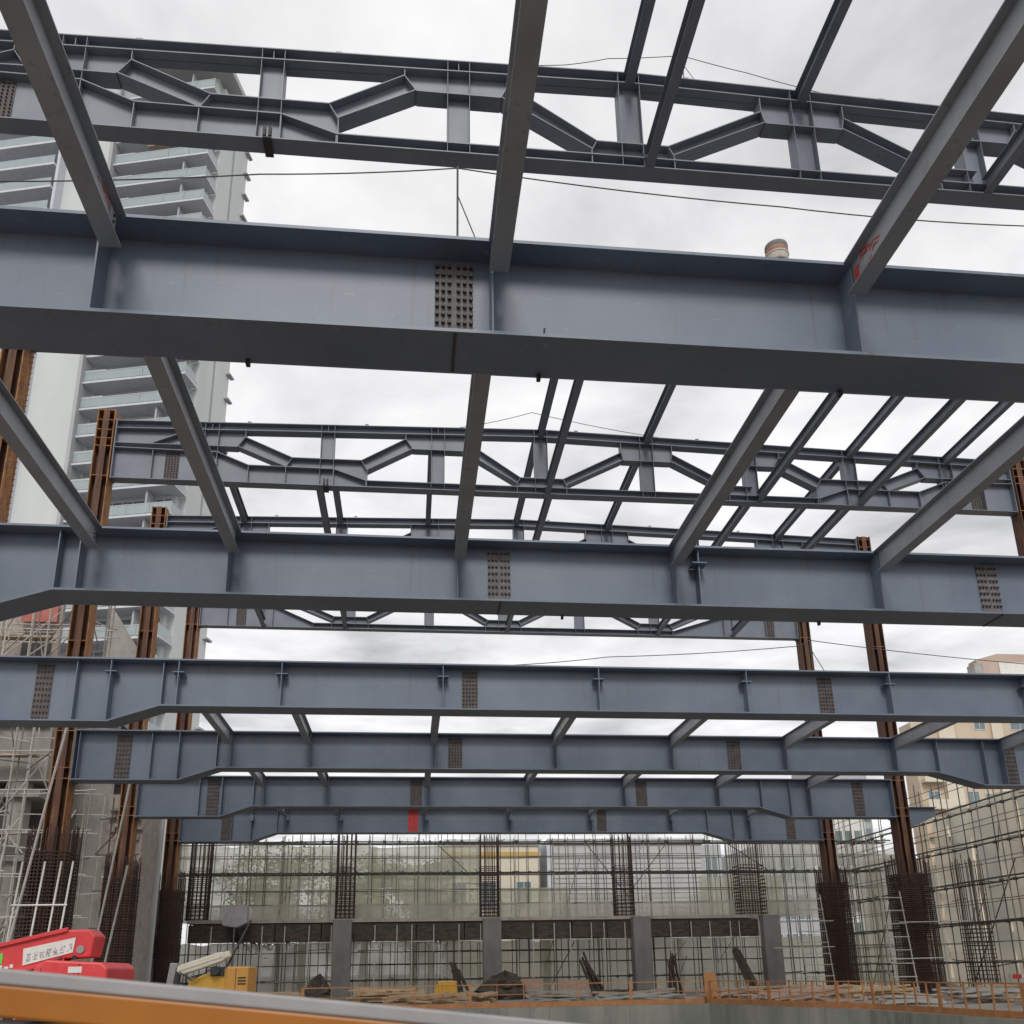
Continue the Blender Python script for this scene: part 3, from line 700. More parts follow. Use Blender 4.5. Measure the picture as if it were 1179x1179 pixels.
tree(-8.8,66,9.4,2.4,'leafy tree behind the netting at the left of the far scaffold',1)
tree(-3.2,68,9.2,2.8,'broad leafy tree behind the netting left of centre',2)
tree(1.6,70,9.0,2.0,'smaller leafy tree just left of the cream building',3)

# ------------------------------------------------------------------ tan apartment block at right
t=thing('tan_apartment_block','tan apartment block rising behind the right scaffold, roof structures on top','building',(65,100,GZ))
block(t,'wall',55.9,63.3,96,98.5,GZ,26,TANW)
block(t,'wall',63.32,90,97.2,98.6,GZ,31.6,TANW)
block(t,'parapet',63.2,90.1,97.0,98.7,31.6,32.1,SILL)
part('roof_house',MB().prism([(67.3,32.1),(80,32.1),(80,35.5),(70.0,35.5),(67.2,34.7)],99,100.6),PINKW,t)
part('roof_vent',MB().box(66.2,67.3,98,99.5,32.1,33.9),CONC,t)
part('roof_screen',MB().box(70.0,74.0,98.9,98.98,32.3,34.4),WHITE,t)
block(t,'pier',59.0,60.9,95.7,96,GZ,26,CREAMW)
block(t,'pier',66.3,67.6,96.9,97.2,GZ,31.6,CREAMW)
for z in range(0,9):
    zz=1.6+z*3.0
    for x,yy in((57.5,96),(62.1,96)):
        if zz<24: window(t,x,yy,zz,1.3,1.5)
    window(t,65.0,97.2,zz,1.3,1.5); window(t,70,97.2,zz,2.4,1.6); window(t,75,97.2,zz,2.4,1.6)
    if zz<24: part('balcony',MB().box(56.2,58.8,95.1,96,zz-.55,zz-.4).box(56.2,58.8,95.1,95.16,zz-.4,zz+.5),CREAMW,t)
t=thing('pale_blue_tower','pale bluish tower far off between the right columns and the tan block','building',(75,150,GZ))
block(t,'wall',71,79,152,165,GZ,34,TOWERG)
mb=MB()
for k in range(12): mb.box(71.3,78.7,151.9,151.99,1+k*2.8,2.6+k*2.8)
part('window',mb,GLASS,t)
t=thing('striped_flats','distant flats with rows of pale windows, right of the far right column','building',(63,135,GZ))
block(t,'wall',58,71.5,140,152,GZ,22.6,WHITEW)
for k in range(6):
    mb=MB()
    for j in range(8): mb.box(58.5+j*1.6,59.5+j*1.6,139.9,139.99,.8+k*3.5,2.6+k*3.5)
    part('window',mb,GLASS,t)

# ------------------------------------------------------------------ balcony tower at left
t=thing('balcony_tower','tall pale residential tower with stacked glass balconies at the upper left','building',(-23.9,84,GZ))
u=Vector((-.971,.239,0)).normalized(); nrm=Vector((-u.y,u.x,0)); 
if nrm.y<0: nrm=-nrm                           # pointing away from the viewer
K=Vector((-23.6,84,0))
def TP(a,b,z): 
    p=K+u*a+nrm*b; return (p.x,p.y,z)
def tbox(mb,a0,a1,b0,b1,z0,z1):
    vs=[TP(a,b,z) for z in(z0,z1) for a,b in((a0,b0),(a1,b0),(a1,b1),(a0,b1))]
    return mb.add(vs,[(3,2,1,0),(4,5,6,7),(0,1,5,4),(1,2,6,5),(2,3,7,6),(3,0,4,7)])
ZR=100.5
part('wall',tbox(MB(),0.6,11.2,1.9,9.4,GZ,ZR),TOWERW,t)                   # behind the balconies
part('wall',tbox(MB(),11.2,17.2,0.2,9.4,GZ,ZR),TOWERW,t)                  # blank strip
part('wall',tbox(MB(),17.2,31,2.2,9.4,GZ,ZR),TOWERW,t)
part('pier',tbox(MB(),11.05,11.45,-.6,.2,GZ,ZR),TOWERG,t)
part('pier',tbox(MB(),17.0,17.35,-1.0,.2,GZ,ZR),SILL,t)
part('side_pier',tbox(MB(),-.1,.6,2.6,5.6,GZ,ZR-1),TOWERW,t)
part('side_pier',tbox(MB(),-.1,.6,6.2,9.4,GZ,ZR-2),TOWERW,t)
part('downpipe',tbox(MB(),.0,.5,5.75,6.05,GZ,ZR-3),TOWERG,t)
part('roof',tbox(MB(),-1.3,32,-1.2,10.5,ZR,ZR+.8),TOWERG,t)
part('roof_house',tbox(MB(),2,9,1.5,8,ZR+.8,ZR+3.6),TOWERW,t)
FL=3.167
fl=[58.76+FL*k for k in range(-12,13)]
for k,z in enumerate(fl):
    part('balcony_slab',tbox(MB(),-.15,11.04,-.15,2.4,z-.24,z),SILL,t)
    part('balustrade',tbox(MB(),-.1,11.0,-.1,-.06,z+.1,z+1.1),BALU,t)
    part('balustrade',tbox(MB(),-.1,-.06,-.06,2.3,z+.1,z+1.1),BALU,t)
    part('handrail',tbox(MB(),-.12,11.0,-.12,-.04,z+1.102,z+1.16),SILL,t)
    for a0,a1 in((4.0,8.4),(1.0,2.6)):
        o=part('window',tbox(MB(),a0,a1,1.82,1.899,z+.15,z+2.5),GLASS,t)
        m=tbox(MB(),a0-.06,a1+.06,1.76,1.818,z+2.5,z+2.58)
        part('frame',m,SILL,o)
        n_=3 if a1-a0>2 else 1
        for j in range(1,n_+1): part('mullion',tbox(MB(),a0+(a1-a0)*j/(n_+1)-.05,a0+(a1-a0)*j/(n_+1)+.05,1.76,1.818,z+.15,z+2.498),SILL,o)
    for a0 in(-.1,2.2,4.6): part('rail_post',tbox(MB(),a0-.04,a0+.04,-.16,-.122,z,z+1.2),TOWERG,t)
    part('rail_panel',tbox(MB(),8.7,11.0,-.05,.0,z,z+1.35),TOWERG,t)
    part('partition',tbox(MB(),2.75,2.95,.3,1.7,z,z+FL-.35),TOWERG,t)
    if k%4==1: part('awning',tbox(MB(),5.2,7.4,.2,1.7,z+2.3,z+2.4),(PINKW,TOWERG)[k%8==1],t)
    if k%3==0: part('air_unit',tbox(MB(),9.2,10.2,.3,.9,z+.02,z+.9),WHITE,t)
    part('sill',tbox(MB(),-.55,-.102,8.6,9.8,z-.5,z-.3),TOWERG,t)
    part('balcony_slab',tbox(MB(),17.36,29,-1.4,2.2,z-.30,z),SILL,t)
    part('balustrade',tbox(MB(),17.4,29,-1.38,-1.34,z+.05,z+1.05),BALU,t)
    part('window',tbox(MB(),18.5,26,2.12,2.199,z+.2,z+2.5),GLASS,t)

# ------------------------------------------------------------------ unfinished concrete building at left
t=thing('unfinished_building','unfinished concrete building with bare floors and rubble masonry at the far left','building',(-22,50,GZ))
fls=[1.8,5.2,8.0,11.2,14.0]
for z in fls: part('floor_slab',MB().box(-40,-16.3,42.6,64,z-.35,z),CONC,t)
for x in(-17.3,-22,-28):
    for y in(43.2,50,57):
        part('column',MB().box(x-.35,x+.35,y-.35,y+.35,GZ,13.7),CONC,t)
part('upper_wall',MB().box(-40,-16.6,43.2,43.5,14.003,17.6),MASON,t)
part('back_wall',MB().box(-40,-14.8,47.5,47.9,GZ,13.6),CONC,t)
part('infill_wall',MB().box(-22,-17.7,43.1,43.4,5.2,6.4),MASON,t)
part('infill_wall',MB().box(-40,-18.1,43.15,43.4,GZ,1.4),CONC,t)
part('soffit_panel',MB().box(-21,-16.2,42.8,45,8.4,10.85),CONC,t)
part('parapet',MB().box(-19.6,-16.35,42.5,42.6,11.2,12.2),CONC,t)
for k in range(60):
    x=-20+random.random()*3.6; z=5.25+random.random()*.9
    part('stacked_block',MB().box(x,x+random.uniform(.1,.3),42.75+random.random()*.2,43,z,z+random.uniform(.05,.14)),(MASON,WHITEW)[k%2],t)
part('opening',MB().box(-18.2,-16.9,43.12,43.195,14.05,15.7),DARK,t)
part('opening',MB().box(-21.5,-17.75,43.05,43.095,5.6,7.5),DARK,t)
for z in(14.9,15.4): part('guard_pipe',MB().tube((-18.6,42.7,z),(-16.5,42.7,z),.035,6),POLEL,t)
part('side_wall',MB().box(-14.75,-13.0,47.2,50.0,GZ,8.6),MASON,t)
for k in range(95):
    x=-14.65+random.random()*1.4; z=GZ+.3+random.random()*9
    part('loose_brick',MB().box(x,x+random.uniform(.18,.5),47.1-random.uniform(.03,.25),47.195,z,z+random.uniform(.1,.24)),(WHITEW,MASON,CONC)[k%3],t)
part('side_wall',MB().box(-13.6,-12.85,50.2,50.6,GZ,7.9),WHITEW,t,label='white rendered wall strip')
part('stair_flight',MB().prism([(-15.2,17.9),(-13.05,14.6),(-13.05,13.4),(-15.2,13.4)],45.5,46.4),CONC,t)
part('red_sheet',MB().box(-18.3,-16.7,42.9,42.95,16.0,17.1),mat('dull_red',(.40,.12,.10),(.46,.17,.14),rough=.8),t)
# scaffold on the unfinished building
scaffold((-24,42.2),(-13.2,42.2),1.8,17,'tangled pale scaffold poles on the unfinished building at the far left',(0,),1.5,
    [(3.4,.9),(5.0,.9),(6.8,.9),(8.3,.9),(10.2,.9),(12.0,.9),(13.8,.9),(15.6,.9)],[],[(1,5,5,9),(3,8,6,12),(0,13,5,16.8),(7,2,9.5,7),(4,10,8,14)],pole=POLEL,ledmat=POLEL)
scaffold((-21,41.6),(-13.3,41.6),GZ,17.2,'dense pale scaffold poles with planks before the unfinished building at left',(0,-.9),.8,
    [(.6,.9),(2.4,.9),(4.1,.9),(5.9,.9),(7.6,.9),(9.3,.9),(11.1,.9),(13,.9),(14.8,.9),(16.4,.9)],[],[(0,1,4,5.5),(3,6,6.5,11),(1,12,5,16)],pole=POLEL,ledmat=POLE,jit=.12,rr=.032)
_s=[o for o in bpy.data.objects if o.get('label','').startswith('dense pale scaffold')][0]
rq=random.Random(12)
for k in range(60):
    x=rq.uniform(-20.5,-14); z=rq.choice((rq.uniform(GZ,8),rq.uniform(8,17))); L_=rq.uniform(1.2,3.4); a=rq.choice((rq.uniform(-.3,.3),rq.uniform(.6,1.5),rq.uniform(-1.5,-.6)))
    x2=min(x+L_*math.cos(a),-13.4)
    part('loose_pole',MB().tube((x,41.3-rq.random()*.4,z),(x2,41.3-rq.random()*.4,z+L_*math.sin(a)),.03,6),(POLEL,POLEM,POLE)[k%3],_s)
t=thing('plank_platform','stacked pale plank platforms on the scaffold at the far left','platform',(-18,42,4))
for z in(2.45,5.95,9.35,13.05,14.85): part('plank',MB().box(-20.6,-16.4,41.7,42.35,z,z+.06),PINKB if z<10 else TIMBER,t)
scaffold((-14.9,46.6),(-12.9,46.6),GZ,8.4,'narrow scaffold bay in front of loose brickwork between the left columns',(0,),.55,
    [(.5,.9),(2.2,.9),(3.9,.9),(5.6,.9),(7.3,.9)],[],[(0,5.6,2,8)],pole=POLE,ledmat=POLE,jit=.08)
# white ladder frames at far left
t=thing('access_frame','white tubular access frame in front of the rusty cage at the far left','scaffold frame',(-11.5,30,GZ))
for x0,x1 in((-11.75,-10.62),(-11.1,-10.28)):
    part('upright',MB().tube((x0-.25,30,GZ),(x0+.05,30,3.4),.03,8),WHITE,t)
    part('upright',MB().tube((x1-.25,30,GZ),(x1+.05,30,3.4),.03,8),WHITE,t)
for z in(-.4,.8,2.1,):
    part('rung',MB().tube((-11.85,29.97,z),(-10.25,29.97,z),.026,8),WHITE,t)
part('rung',MB().tube((-13.4,29.97,4.35),(-11.6,29.97,4.36),.026,8),WHITE,t)
part('brace',MB().tube((-13.4,29.97,3.1),(-12.2,29.97,3.12),.026,8),WHITE,t)
part('upright',MB().tube((-12.7,30.02,GZ),(-12.25,30.02,4.5),.03,8),WHITE,t)
for (a,b,l) in (((-13.3,33,GZ),(-12.02,33,8.4),'long thin pole leaning against the left column carrying the middle truss'),((-12.7,40,GZ),(-11.7,40,8.2),'long thin pole leaning beside the second rusty column at left'),((-12.35,40.4,GZ),(-11.6,40.4,4.4),'shorter thin pole leaning beside the second rusty column at left')):
    solo('leaning_pole',MB().tube(a,b,.045,8),POLEL,l,'pole',a,'poles leaning by the left columns')
# ladders at the right cages
def ladder(x0,y0,z0,x1,z1,w,label):
    t=thing('ladder',label,'ladder',(x0,y0,z0),'pale ladders leaning on the right cages')
    for s in(0,w): part('stile',MB().tube((x0-s,y0,z0),(x1-s,y0,z1),.03,8),POLEL,t)
    z=z0+.35
    while z<z1-.1:
        x=x0+(x1-x0)*(z-z0)/(z1-z0); part('rung',MB().tube((x-w-.12,y0-.02,z),(x+.05,y0-.02,z),.024,6),POLEL,t); z+=.58
    return t
ladder(22.85,41.7,GZ,22.55,3.2,.95,'pale ladder leaning on the cage of the tall red brown column')
ladder(22.85,50.2,GZ,22.5,3.7,1.5,'pale wide ladder on the cage of the far right column')
t=thing('handrail_poles','pale horizontal poles tied across the right cages','pole rail',(21,49.9,GZ))
for x0,x1,y,z in((19.8,23,49.9,2.25),(19.5,22.9,49.9,.9),(22.3,25.8,41.6,1.8),(21.6,24.4,41.6,.2)):
    part('pole',MB().tube((x0,y,z),(x1,y,z+.03),.03,6),POLEL,t)

# ------------------------------------------------------------------ machines
t=thing('red_boom_lift','bright red folded boom lift with white sign, behind the near handrail at left','boom lift',(-6,16,GZ))
y0=15.7
boom=[(-9.0,-.15),(-6.4,.47),(-5.3,.72),(-4.98,.72),(-4.88,.62),(-4.93,.30),(-5.35,.28),(-5.9,.08),(-9.0,-.62)]
part('boom',MB().prism(boom,y0,y0+.55),RED,t,bevel=.03)
part('boom_rib',MB().prism([(-9,-.10),(-6.4,.50),(-5.3,.755),(-5.3,.69),(-6.4,.435),(-9,-.165)],y0-.05,y0-.002),RED,t,bevel=.01)
part('boom_rib',MB().prism([(-9,-.57),(-5.95,.13),(-5.3,.30),(-5.3,.25),(-5.95,.07),(-9,-.63)],y0-.05,y0-.002),RED,t,bevel=.01)
def slant(x): return -.155+(x+6.4)*.235+.47      # a line along the boom
ax=Vector((1,0,.232)).normalized()
sx0,sx1=-5.93,-5.19
part('sign_panel',MB().prism([(sx0+.02,.19),(sx1+.0,.375),(sx1+.02,.60),(sx0,.44)],y0-.02,y0-.003),WHITE,t)
mb=MB(); rr=random.Random(5)
glyph_=[[(0,0,.1,1),(.0,.45,.45,.1),(.0,.85,.45,.12),(.0,.0,.45,.1)],[(0,0,.08,.9),(.25,.1,.08,.8),(.5,0,.08,1)],[(0,.2,.1,.7),(0,.8,.55,.1),(.3,0,.1,.9),(0,.4,.5,.1)],[(.0,.0,.12,.9),(.0,.8,.6,.14),(.0,.0,.6,.12),(.25,.4,.3,.12)],[(0,0,.1,1),(.5,0,.1,1),(0,.9,.6,.1),(0,.5,.6,.1),(0,.05,.6,.1)],[(0,.6,.6,.12),(.25,0,.12,.9),(0,.2,.3,.1)],[(.1,0,.12,1),(.4,.1,.1,.8)]]
for k in range(7):                              # the characters are too blurred to read: only their ink marks are built
    bx=sx0+.05+k*.1
    for gx in range(5):
        for gz in range(6):
            if rr.random()<(.62 if k in(0,3,4,5) else .4):
                x=bx+gx*.0145; zz=.235+(x-sx0)*.235+gz*.019
                mb.box(x,x+.0125,y0-.026,y0-.0205,zz,zz+.015)
part('sign_lettering',mb,INK,t)
part('sticker',MB().prism([(-6.5,.17),(-6.22,.22),(-6.22,.38),(-6.5,.33)],y0-.012,y0-.003),GREENM,t)
part('small_lettering',MB().box(-6.33,-6.28,y0-.012,y0-.003,.10,.16).box(-6.25,-6.21,y0-.012,y0-.003,.12,.2).box(-6.18,-6.12,y0-.012,y0-.003,.14,.18).box(-6.10,-6.05,y0-.012,y0-.003,.16,.21),WHITE,t)
part('turret',MB().prism([(-5.85,-.6),(-4.58,-.6),(-4.58,.13),(-4.68,.215),(-5.5,.265),(-5.65,.15)],y0-.25,y0+1.3),RED,t,bevel=.03)
part('hydraulic_arm',MB().bar((-6.4,y0+.2,-.5),(-5.35,y0+.2,.24),.12,.16),RED,t,bevel=.02)
part('cylinder',MB().tube((-6.2,y0+.1,-.35),(-5.3,y0+.1,.2),.05,10),BLACK,t)
for k in range(4): part('hose',MB().wire([(-6.1+k*.04,y0-.06,.02),(-5.8+k*.04,y0-.11,.04+.02*k),(-5.5+k*.03,y0-.10,.22),(-5.32,y0-.06,.30)],.012,6),BLACK,t)
part('panel_seam',MB().box(-5.0,-4.99,y0-.2535,y0-.2505,-.55,.2),BLACK,t)
part('panel_seam',MB().box(-5.55,-5.54,y0-.2535,y0-.2505,-.55,.15),BLACK,t)
part('pivot_pin',MB().tube((-5.08,y0-.03,.42),(-5.08,y0-.001,.42),.06,14),CAPG,t)
part('pivot_pin',MB().tube((-5.16,y0-.03,.30),(-5.16,y0-.001,.30),.035,14),BLACK,t)
part('white_patch',MB().box(-5.15,-4.95,y0-.256,y0-.252,.07,.16),WHITE,t)
part('chassis',MB().box(-7.6,-4.4,y0-.2,y0+1.4,-1.1,-.65),BLACK,t)
for x in(-7.2,-4.9):
    for yy in(y0-.35,y0+1.15): part('wheel',MB().tube((x,yy,-1.08),(x,yy+.35,-1.08),.42,20),BLACK,t,bevel=.04)

t=thing('crane_truck','yellow machine with cream telescopic boom and orange box, behind the near handrail','crane truck',(-5.6,28,GZ))
yc=28.0
part('boom',MB().prism([(-6.33,.26),(-5.30,.60),(-5.12,.62),(-5.05,.45),(-5.15,.36),(-6.2,.02),(-6.36,.12)],yc-.35,yc+.0),CREAMP,t,bevel=.03)
part('boom_section',MB().prism([(-5.25,.56),(-4.98,.66),(-4.93,.50),(-5.15,.42)],yc-.30,yc-.05),CREAMP,t,bevel=.02)
part('boom_rib',MB().prism([(-6.28,.16),(-5.12,.53),(-5.12,.49),(-6.28,.12)],yc-.37,yc-.35),CREAMP,t)
part('cylinder',MB().tube((-6.4,yc-.3,-.75),(-6.3,yc-.25,.20),.09,12),BLACK,t)
part('outrigger',MB().prism([(-6.75,-1.5),(-6.45,-1.5),(-6.35,.33),(-6.55,.35)],yc-.3,yc+.1),CAPG,t,bevel=.03)
part('body',MB().prism([(-6.15,-.9),(-4.95,-.9),(-4.95,.0),(-5.2,.14),(-5.6,.02),(-6.0,-.1)],yc-.3,yc+1.2),YELL,t,bevel=.04)
part('counterweight',MB().box(-5.02,-4.40,yc-.35,yc+1.2,-1.0,.22),mat('box_orange',(.55,.27,.05),(.60,.31,.07),rough=.55),t,bevel=.04)
part('door_seam',MB().box(-4.75,-4.735,yc-.356,yc-.351,-.95,.18),BLACK,t)
for k in range(3): part('vent_slat',MB().box(-4.68,-4.46,yc-.358,yc-.351,-.1-.08*k,-.06-.08*k),BLACK,t)
for k in range(3): part('hose',MB().wire([(-6.25,yc-.4,.1),(-6.0+.05*k,yc-.45,-.05-.04*k),(-5.6,yc-.42,.05),(-5.35,yc-.40,.2)],.016,6),BLACK,t)
part('engine_opening',MB().box(-5.42,-5.06,yc-.36,yc-.30,-.02,.22),BLACK,t)
part('winch_drum',MB().tube((-5.3,yc-.5,.12),(-5.3,yc-.36,.12),.13,14),BLACK,t)
part('jib_cable',MB().tube((-5.05,yc-.1,.2),(-4.55,yc+.4,1.5),.03,6),BLACK,t)
part('undercarriage',MB().box(-6.3,-4.5,yc-.2,yc+1.1,-1.2,-.92),BLACK,t)
for x in(-6.0,-4.8):
    for yy in(yc-.4,yc+1.0): part('wheel',MB().tube((x,yy,-1.1),(x,yy+.3,-1.1),.4,18),BLACK,t)

# ------------------------------------------------------------------ clutter on the slab
def pile(x0,x1,y,h,n,m,label,cat,name,seed,ang=.25):
    rr=random.Random(seed); mb=MB()
    for k in range(n):
        a=rr.uniform(-ang,ang); L=rr.uniform(.5,.95)*(x1-x0); cx=rr.uniform(x0+L/2,max(x0+L/2,x1-L/2)); z=GZ+.06+rr.random()*h; yy=y+rr.uniform(-.7,.7)
        mb.bar((cx-L/2,yy-a,z-a*.25),(cx+L/2,yy+a,z+a*.25),rr.uniform(.06,.16),rr.uniform(.05,.1))
    return solo(name,mb,m,label,cat,((x0+x1)/2,y,GZ))
pile(-7.6,-5.0,49,.6,26,TIMBER,'stack of light timber planks left of the left concrete column','timber stack','timber_stack',1)
pile(-3.0,.9,49,.65,34,TIMBER,'stack of timber boards right of the left concrete column','timber stack','timber_stack',2)
pile(9.4,12.6,49,.35,22,FORM,'dark pile of timber at the foot of the right concrete column','timber stack','timber_stack',3)
pile(16.2,21.8,46,.5,34,TIMBER,'loose boards behind the orange slatted railing','timber stack','timber_stack',4)
pile(25,30,41,.5,30,TIMBER,'boards and offcuts strewn beside the rightmost cage','timber stack','timber_stack',5)
pile(17.5,20.5,36,.25,18,CONC,'pale planks lying behind the right railing','timber stack','timber_stack',6)
pile(22,26.5,33.5,.3,20,TIMBER,'long boards lying near the right edge of the photo','timber stack','timber_stack',8)
def bundle(x,y,h,lean,n,m,label,seed,name='bar_bundle',cat='bar bundle',r=.03):
    rr=random.Random(seed); mb=MB()
    for k in range(n):
        a=rr.uniform(-.45,.45); mb.tube((x+a,y+rr.uniform(-.3,.3),GZ),(x+a*.4+lean+rr.uniform(-.15,.15),y+.3,GZ+h*rr.uniform(.75,1)),r,5)
    return solo(name,mb,m,label,cat,(x,y,GZ))
rr_=random.Random(31)
for k,(x0,x1,y,n,l) in enumerate(((-5.6,-4.2,46,10,'small scatter of pale offcuts left of the yellow cabinet'),(2.6,4.2,45,12,'scatter of pinkish offcuts right of the yellow cabinet'),(5.6,8.6,46,20,'scatter of pinkish boards before the central concrete column'),(13.4,16,44,22,'heap of pinkish boards at the corner of the railings'),(18.5,22.5,41,26,'pale planks and offcuts behind the slatted railing'),(20.5,24,36,20,'scatter of pinkish boards at the foot of the tall column'),(23,27,30,20,'pile of pale planks near the right border'),(-1.2,2.8,44,22,'thin litter of offcuts around the yellow cabinet'),(8.2,12.4,43,30,'wide litter of timber offcuts left of the railing corner'),(14.5,18.5,39.5,34,'dense heap of mixed boards just past the railing corner'))):
    pile(x0,x1,y,.45,n,(PINKB,TIMBER,CONC)[k%3],l,'board scatter','board_scatter',40+k,.6)
bundle(14.6,52,2.4,-.1,26,REBAR,'upright bundle of rusty bars beside the right concrete column',1)
bundle(10.6,53,2.4,-.9,8,FORM,'dark leaning boards left of the right concrete column',2,r=.07)
bundle(18.4,50,2.6,-.9,6,FORM,'two dark planks leaning above the orange railing',3,r=.10)
bundle(3.2,52,2.0,-.7,6,FORM,'dark boards leaning left of the central concrete column',4,r=.07)
def heap(x,y,w,h,m,label,seed):
    rr=random.Random(seed); vs=[];fs=[];nr,na=6,18
    for i in range(nr+1):
        f=i/nr
        for j in range(na):
            a=6.283*j/na; q=w*math.sqrt(max(0,1-f**1.6))*(1+.2*rr.uniform(-1,1)); vs.append((x+q*math.cos(a)+.2*f,y+q*.7*math.sin(a),GZ+h*f*(1+.18*rr.uniform(-1,1))))
    for i in range(nr):
        for j in range(na):
            k=(j+1)%na; fs.append((i*na+j,i*na+k,(i+1)*na+k,(i+1)*na+j))
    return solo('rubble_heap',MB().add(vs,fs),m,label,'heap',(x,y,GZ))
heap(5.0,52.5,1.5,1.3,FORM,'dark heap piled at the foot of the central concrete column',1)
heap(-4.6,50,.75,1.3,FORM,'dark covered heap left of the left concrete column',2)
heap(24.5,44,2.0,.7,mat('dirt',(.22,.16,.11),(.30,.22,.15),rough=.95,scale=4,bump=.5),'low heap of brown debris around the tall red brown column',3)
t=thing('yellow_cabinet','small yellow site cabinet on legs near the pit edge, left of centre','cabinet',(1.9,47,GZ))
part('body',MB().box(1.45,2.35,46.7,47.3,-1.15,-.45),YELL,t,bevel=.03)
part('hood',MB().prism([(1.15,-1.4),(1.45,-1.4),(1.45,-.6),(1.35,-.6)],46.7,47.3),YELL,t)
for x in(1.5,2.3): part('leg',MB().box(x-.04,x+.04,46.75,46.85,GZ,-1.15),YELL,t)
for k,(x,y,l) in enumerate(((8.9,52,'pinkish board barrier standing right of the central concrete column'),(6.7,52.5,'pinkish board barrier close beside the central concrete column'),(13.2,41.6,'orange barrier plate at the corner of the two railings'))):
    t=thing('safety_barrier',l,'barrier',(x,y,GZ),'orange safety barriers')
    part('panel',MB().box(x-(.85,.6,.28)[k],x+(.85,.6,.28)[k],y-.03,y+.03,GZ+.25,GZ+(.95,1.05,1.25)[k]),(PINKB,PINKB,ORANGE)[k],t)
    for s in(-.22,.22): part('foot',MB().box(x+s-.05,x+s+.05,y-.3,y+.3,GZ,GZ+.25),ORANGE,t)
t=thing('red_white_tape','red and white barrier tape board at the far right edge','barrier',(28.5,42,GZ))
for k in range(6): part('stripe',MB().box(27.6+k*.4,27.98+k*.4,41.9,41.96,-.75,-.55),RED if k%2==0 else WHITE,t)
part('post',MB().box(27.5,27.56,41.98,42.04,GZ,-.5).box(30,30.06,41.98,42.04,GZ,-.5),POLEL,t)

# ------------------------------------------------------------------ safety ropes with stanchions, bucket on the nearest girder
def rope(pts,r,label,sag=.1):
    out=[]
    for a,b in zip(pts,pts[1:]):
        for k in range(9):
            f=k/8; out.append((a[0]+(b[0]-a[0])*f,a[1]+(b[1]-a[1])*f,a[2]+(b[2]-a[2])*f-sag*4*f*(1-f)))
    return solo('safety_rope',MB().wire(out,r,5),ROPE,label,'rope',pts[0],'safety ropes strung above the steel')
def stanchion(x,y,z0,z1,label,r=.014):
    t=thing('stanchion',label,'stanchion',(x,y,z0),'rope posts on the steel')
    part('post',MB().tube((x,y,z0),(x,y,z1),r,8),ROPE,t)
    part('stay',MB().tube((x,y,z0+(z1-z0)*.72),(x+.42,y,z0),r*.6,6),ROPE,t)
    part('foot',MB().box(x-.06,x+.06,y-.06,y+.06,z0,z0+.012),ROPE,t)
y1=Y[1]+.2
def sc_(x,z): f=y1/Y[1]; return (x*f,y1,z*f)
pz_=sc_(.486,10.2)
stanchion(pz_[0],y1,ZT,pz_[2]+.02,'thin post with a diagonal stay standing on the nearest girder')
rope([sc_(-8.5,9.1),sc_(-5.21,9.45),sc_(-2.06,9.86),pz_],.009,'dark rope from the post on the nearest girder to the left border',.03)
rope([pz_,sc_(4.95,9.95),sc_(8.52,9.93),sc_(12,9.95)],.009,'dark rope from the post on the nearest girder to the right border',.05)
y2=Y[2]
stanchion(6.91,y2,topz(6.91),23.38,'thin post on top of the nearest roof truss')
rope([(1.5,y2,22.4),(3.7,y2,22.66),(4.88,y2,23.02),(6.91,y2,23.36),(8.68,y2,22.95),(10.81,y2,22.45),(14,y2,22.25)],.010,'faint rope above the nearest roof truss',.02)
y3=Y[3]
stanchion(12.52,y3,ZT,9.88,'thin post with a stay on the third girder, before the far right column',.02)
rope([(2,y3,8.78),(5.97,y3,9.16),(11.86,y3,9.62),(12.52,y3,9.85),(19.67,y3,9.2),(24,y3,8.95)],.014,'faint rope running over the third girder',.05)
rope([(1.2,Y[4],22.26),(5,Y[4],23.3),(11.5,Y[4],22.24)],.014,'faint rope peaking above the middle roof truss',.1)
rope([(-8,Y[6],22.9),(2,Y[6],23.4),(12,Y[6],23.1),(20,Y[6],22.6)],.02,'faint sagging cable seen under the middle roof truss',.2)
t=thing('paint_bucket','beige bucket with a brown red band standing on the nearest girder','bucket',(4.645,Y[1]-.28,ZT))
mb=MB(); mb.lathe((0,0,0),[(.125,0),(.135,.015),(.145,.10),(.152,.105),(.152,.125),(.145,.13)],24); 
bk=bpy.data.objects.new('body',mb.mesh('body',mat('dusty_beige',(.40,.37,.31),(.52,.48,.42),rough=.7,scale=9),smooth=False)); C.objects.link(bk); bk.parent=t; bk.location=(0,0,.003)
mb=MB(); mb.lathe((0,0,0),[(.146,.131),(.148,.17),(.143,.20)],24)
bk2=bpy.data.objects.new('coloured_band',mb.mesh('coloured_band',mat('brown_red',(.26,.12,.09),(.34,.18,.13),rough=.7,scale=9))); C.objects.link(bk2); bk2.parent=t; bk2.location=(0,0,.003)
mb=MB(); mb.lathe((0,0,0),[(.144,.201),(.150,.24),(.145,.275),(.12,.29)],24)
bk3=bpy.data.objects.new('lid',mb.mesh('lid',CONCD)); C.objects.link(bk3); bk3.parent=t; bk3.location=(0,0,.003)

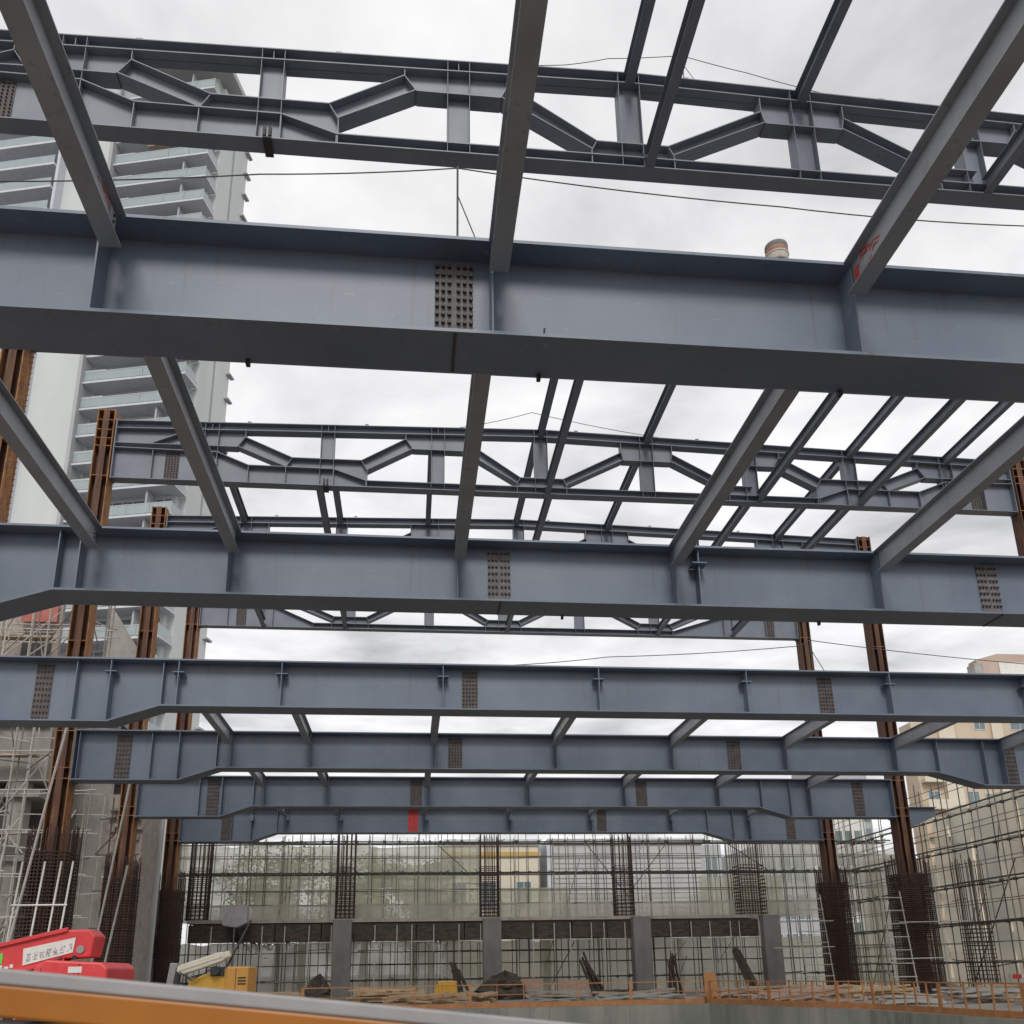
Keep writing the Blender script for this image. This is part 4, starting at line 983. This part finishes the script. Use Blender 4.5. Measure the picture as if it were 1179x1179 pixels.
# ------------------------------------------------------------------ world, sun, camera
w=bpy.data.worlds.new('World'); sc.world=w; w.use_nodes=True
N=w.node_tree.nodes; L=w.node_tree.links
bg=N['Background']; bg.inputs['Strength'].default_value=.10
sky=N.new('ShaderNodeTexSky'); sky.sky_type='NISHITA'; sky.sun_disc=False
SE,SR=math.radians(42),math.radians(184)
sky.sun_elevation=SE; sky.sun_rotation=SR; sky.air_density=1; sky.dust_density=3
tc=N.new('ShaderNodeTexCoord'); sep=N.new('ShaderNodeSeparateXYZ'); L.new(tc.outputs['Generated'],sep.inputs[0])
mx=N.new('ShaderNodeMath'); mx.operation='MAXIMUM'; mx.inputs[1].default_value=.06; L.new(sep.outputs['Z'],mx.inputs[0])
def div(o):
    d=N.new('ShaderNodeMath'); d.operation='DIVIDE'; L.new(o,d.inputs[0]); L.new(mx.outputs[0],d.inputs[1]); return d.outputs[0]
cb=N.new('ShaderNodeCombineXYZ'); L.new(div(sep.outputs['X']),cb.inputs[0]); L.new(div(sep.outputs['Y']),cb.inputs[1])
n1=N.new('ShaderNodeTexNoise'); n1.inputs['Scale'].default_value=1.9; n1.inputs['Detail'].default_value=6; n1.inputs['Roughness'].default_value=.55; n1.inputs['Distortion'].default_value=.3
L.new(cb.outputs[0],n1.inputs['Vector'])
cr=N.new('ShaderNodeValToRGB'); e=cr.color_ramp.elements
e[0].position=.26; e[0].color=(4.2,4.2,4.35,1); e[1].position=.62; e[1].color=(8.3,8.25,8.3,1)
m_=cr.color_ramp.elements.new(.455); m_.color=(6.7,6.66,6.73,1)
L.new(n1.outputs['Fac'],cr.inputs['Fac'])
mixc=N.new('ShaderNodeMixRGB'); mixc.inputs['Fac'].default_value=.94
L.new(sky.outputs[0],mixc.inputs['Color1']); L.new(cr.outputs['Color'],mixc.inputs['Color2'])
L.new(mixc.outputs[0],bg.inputs['Color'])
sl=bpy.data.lights.new('sun','SUN'); sl.energy=1.4; sl.angle=math.radians(20); sl.color=(1,.965,.92)
so=bpy.data.objects.new('sun',sl); C.objects.link(so)
sd=Vector((math.sin(SR)*math.cos(SE),math.cos(SR)*math.cos(SE),math.sin(SE)))
so.rotation_euler=sd.to_track_quat('Z','Y').to_euler(); so.location=(0,0,40)

f,p,yw,r=1068.366,.300425,.111878,-.0170164
fwd=Vector((math.sin(yw)*math.cos(p),math.cos(yw)*math.cos(p),math.sin(p)))
right=Vector((math.cos(yw),-math.sin(yw),0)); upv=right.cross(fwd)
r2=right*math.cos(r)+upv*math.sin(r); u2=-right*math.sin(r)+upv*math.cos(r)
cam=bpy.data.cameras.new('camera'); co=bpy.data.objects.new('camera',cam); C.objects.link(co)
M=Matrix(((r2.x,u2.x,-fwd.x),(r2.y,u2.y,-fwd.y),(r2.z,u2.z,-fwd.z)))
co.matrix_world=M.to_4x4()
cam.sensor_width=36; cam.sensor_height=36; cam.sensor_fit='HORIZONTAL'; cam.lens=36*f/1179; cam.shift_y=196.5/1179
cam.dof.use_dof=True; cam.dof.focus_distance=24; cam.dof.aperture_fstop=9
cam.clip_start=.05; cam.clip_end=3000
sc.camera=co
vs=sc.view_settings; vs.view_transform='Standard'; vs.look='None'; vs.exposure=.35; vs.gamma=1; vs.use_curve_mapping=False
sc.cycles.max_bounces=8; sc.cycles.transparent_max_bounces=24
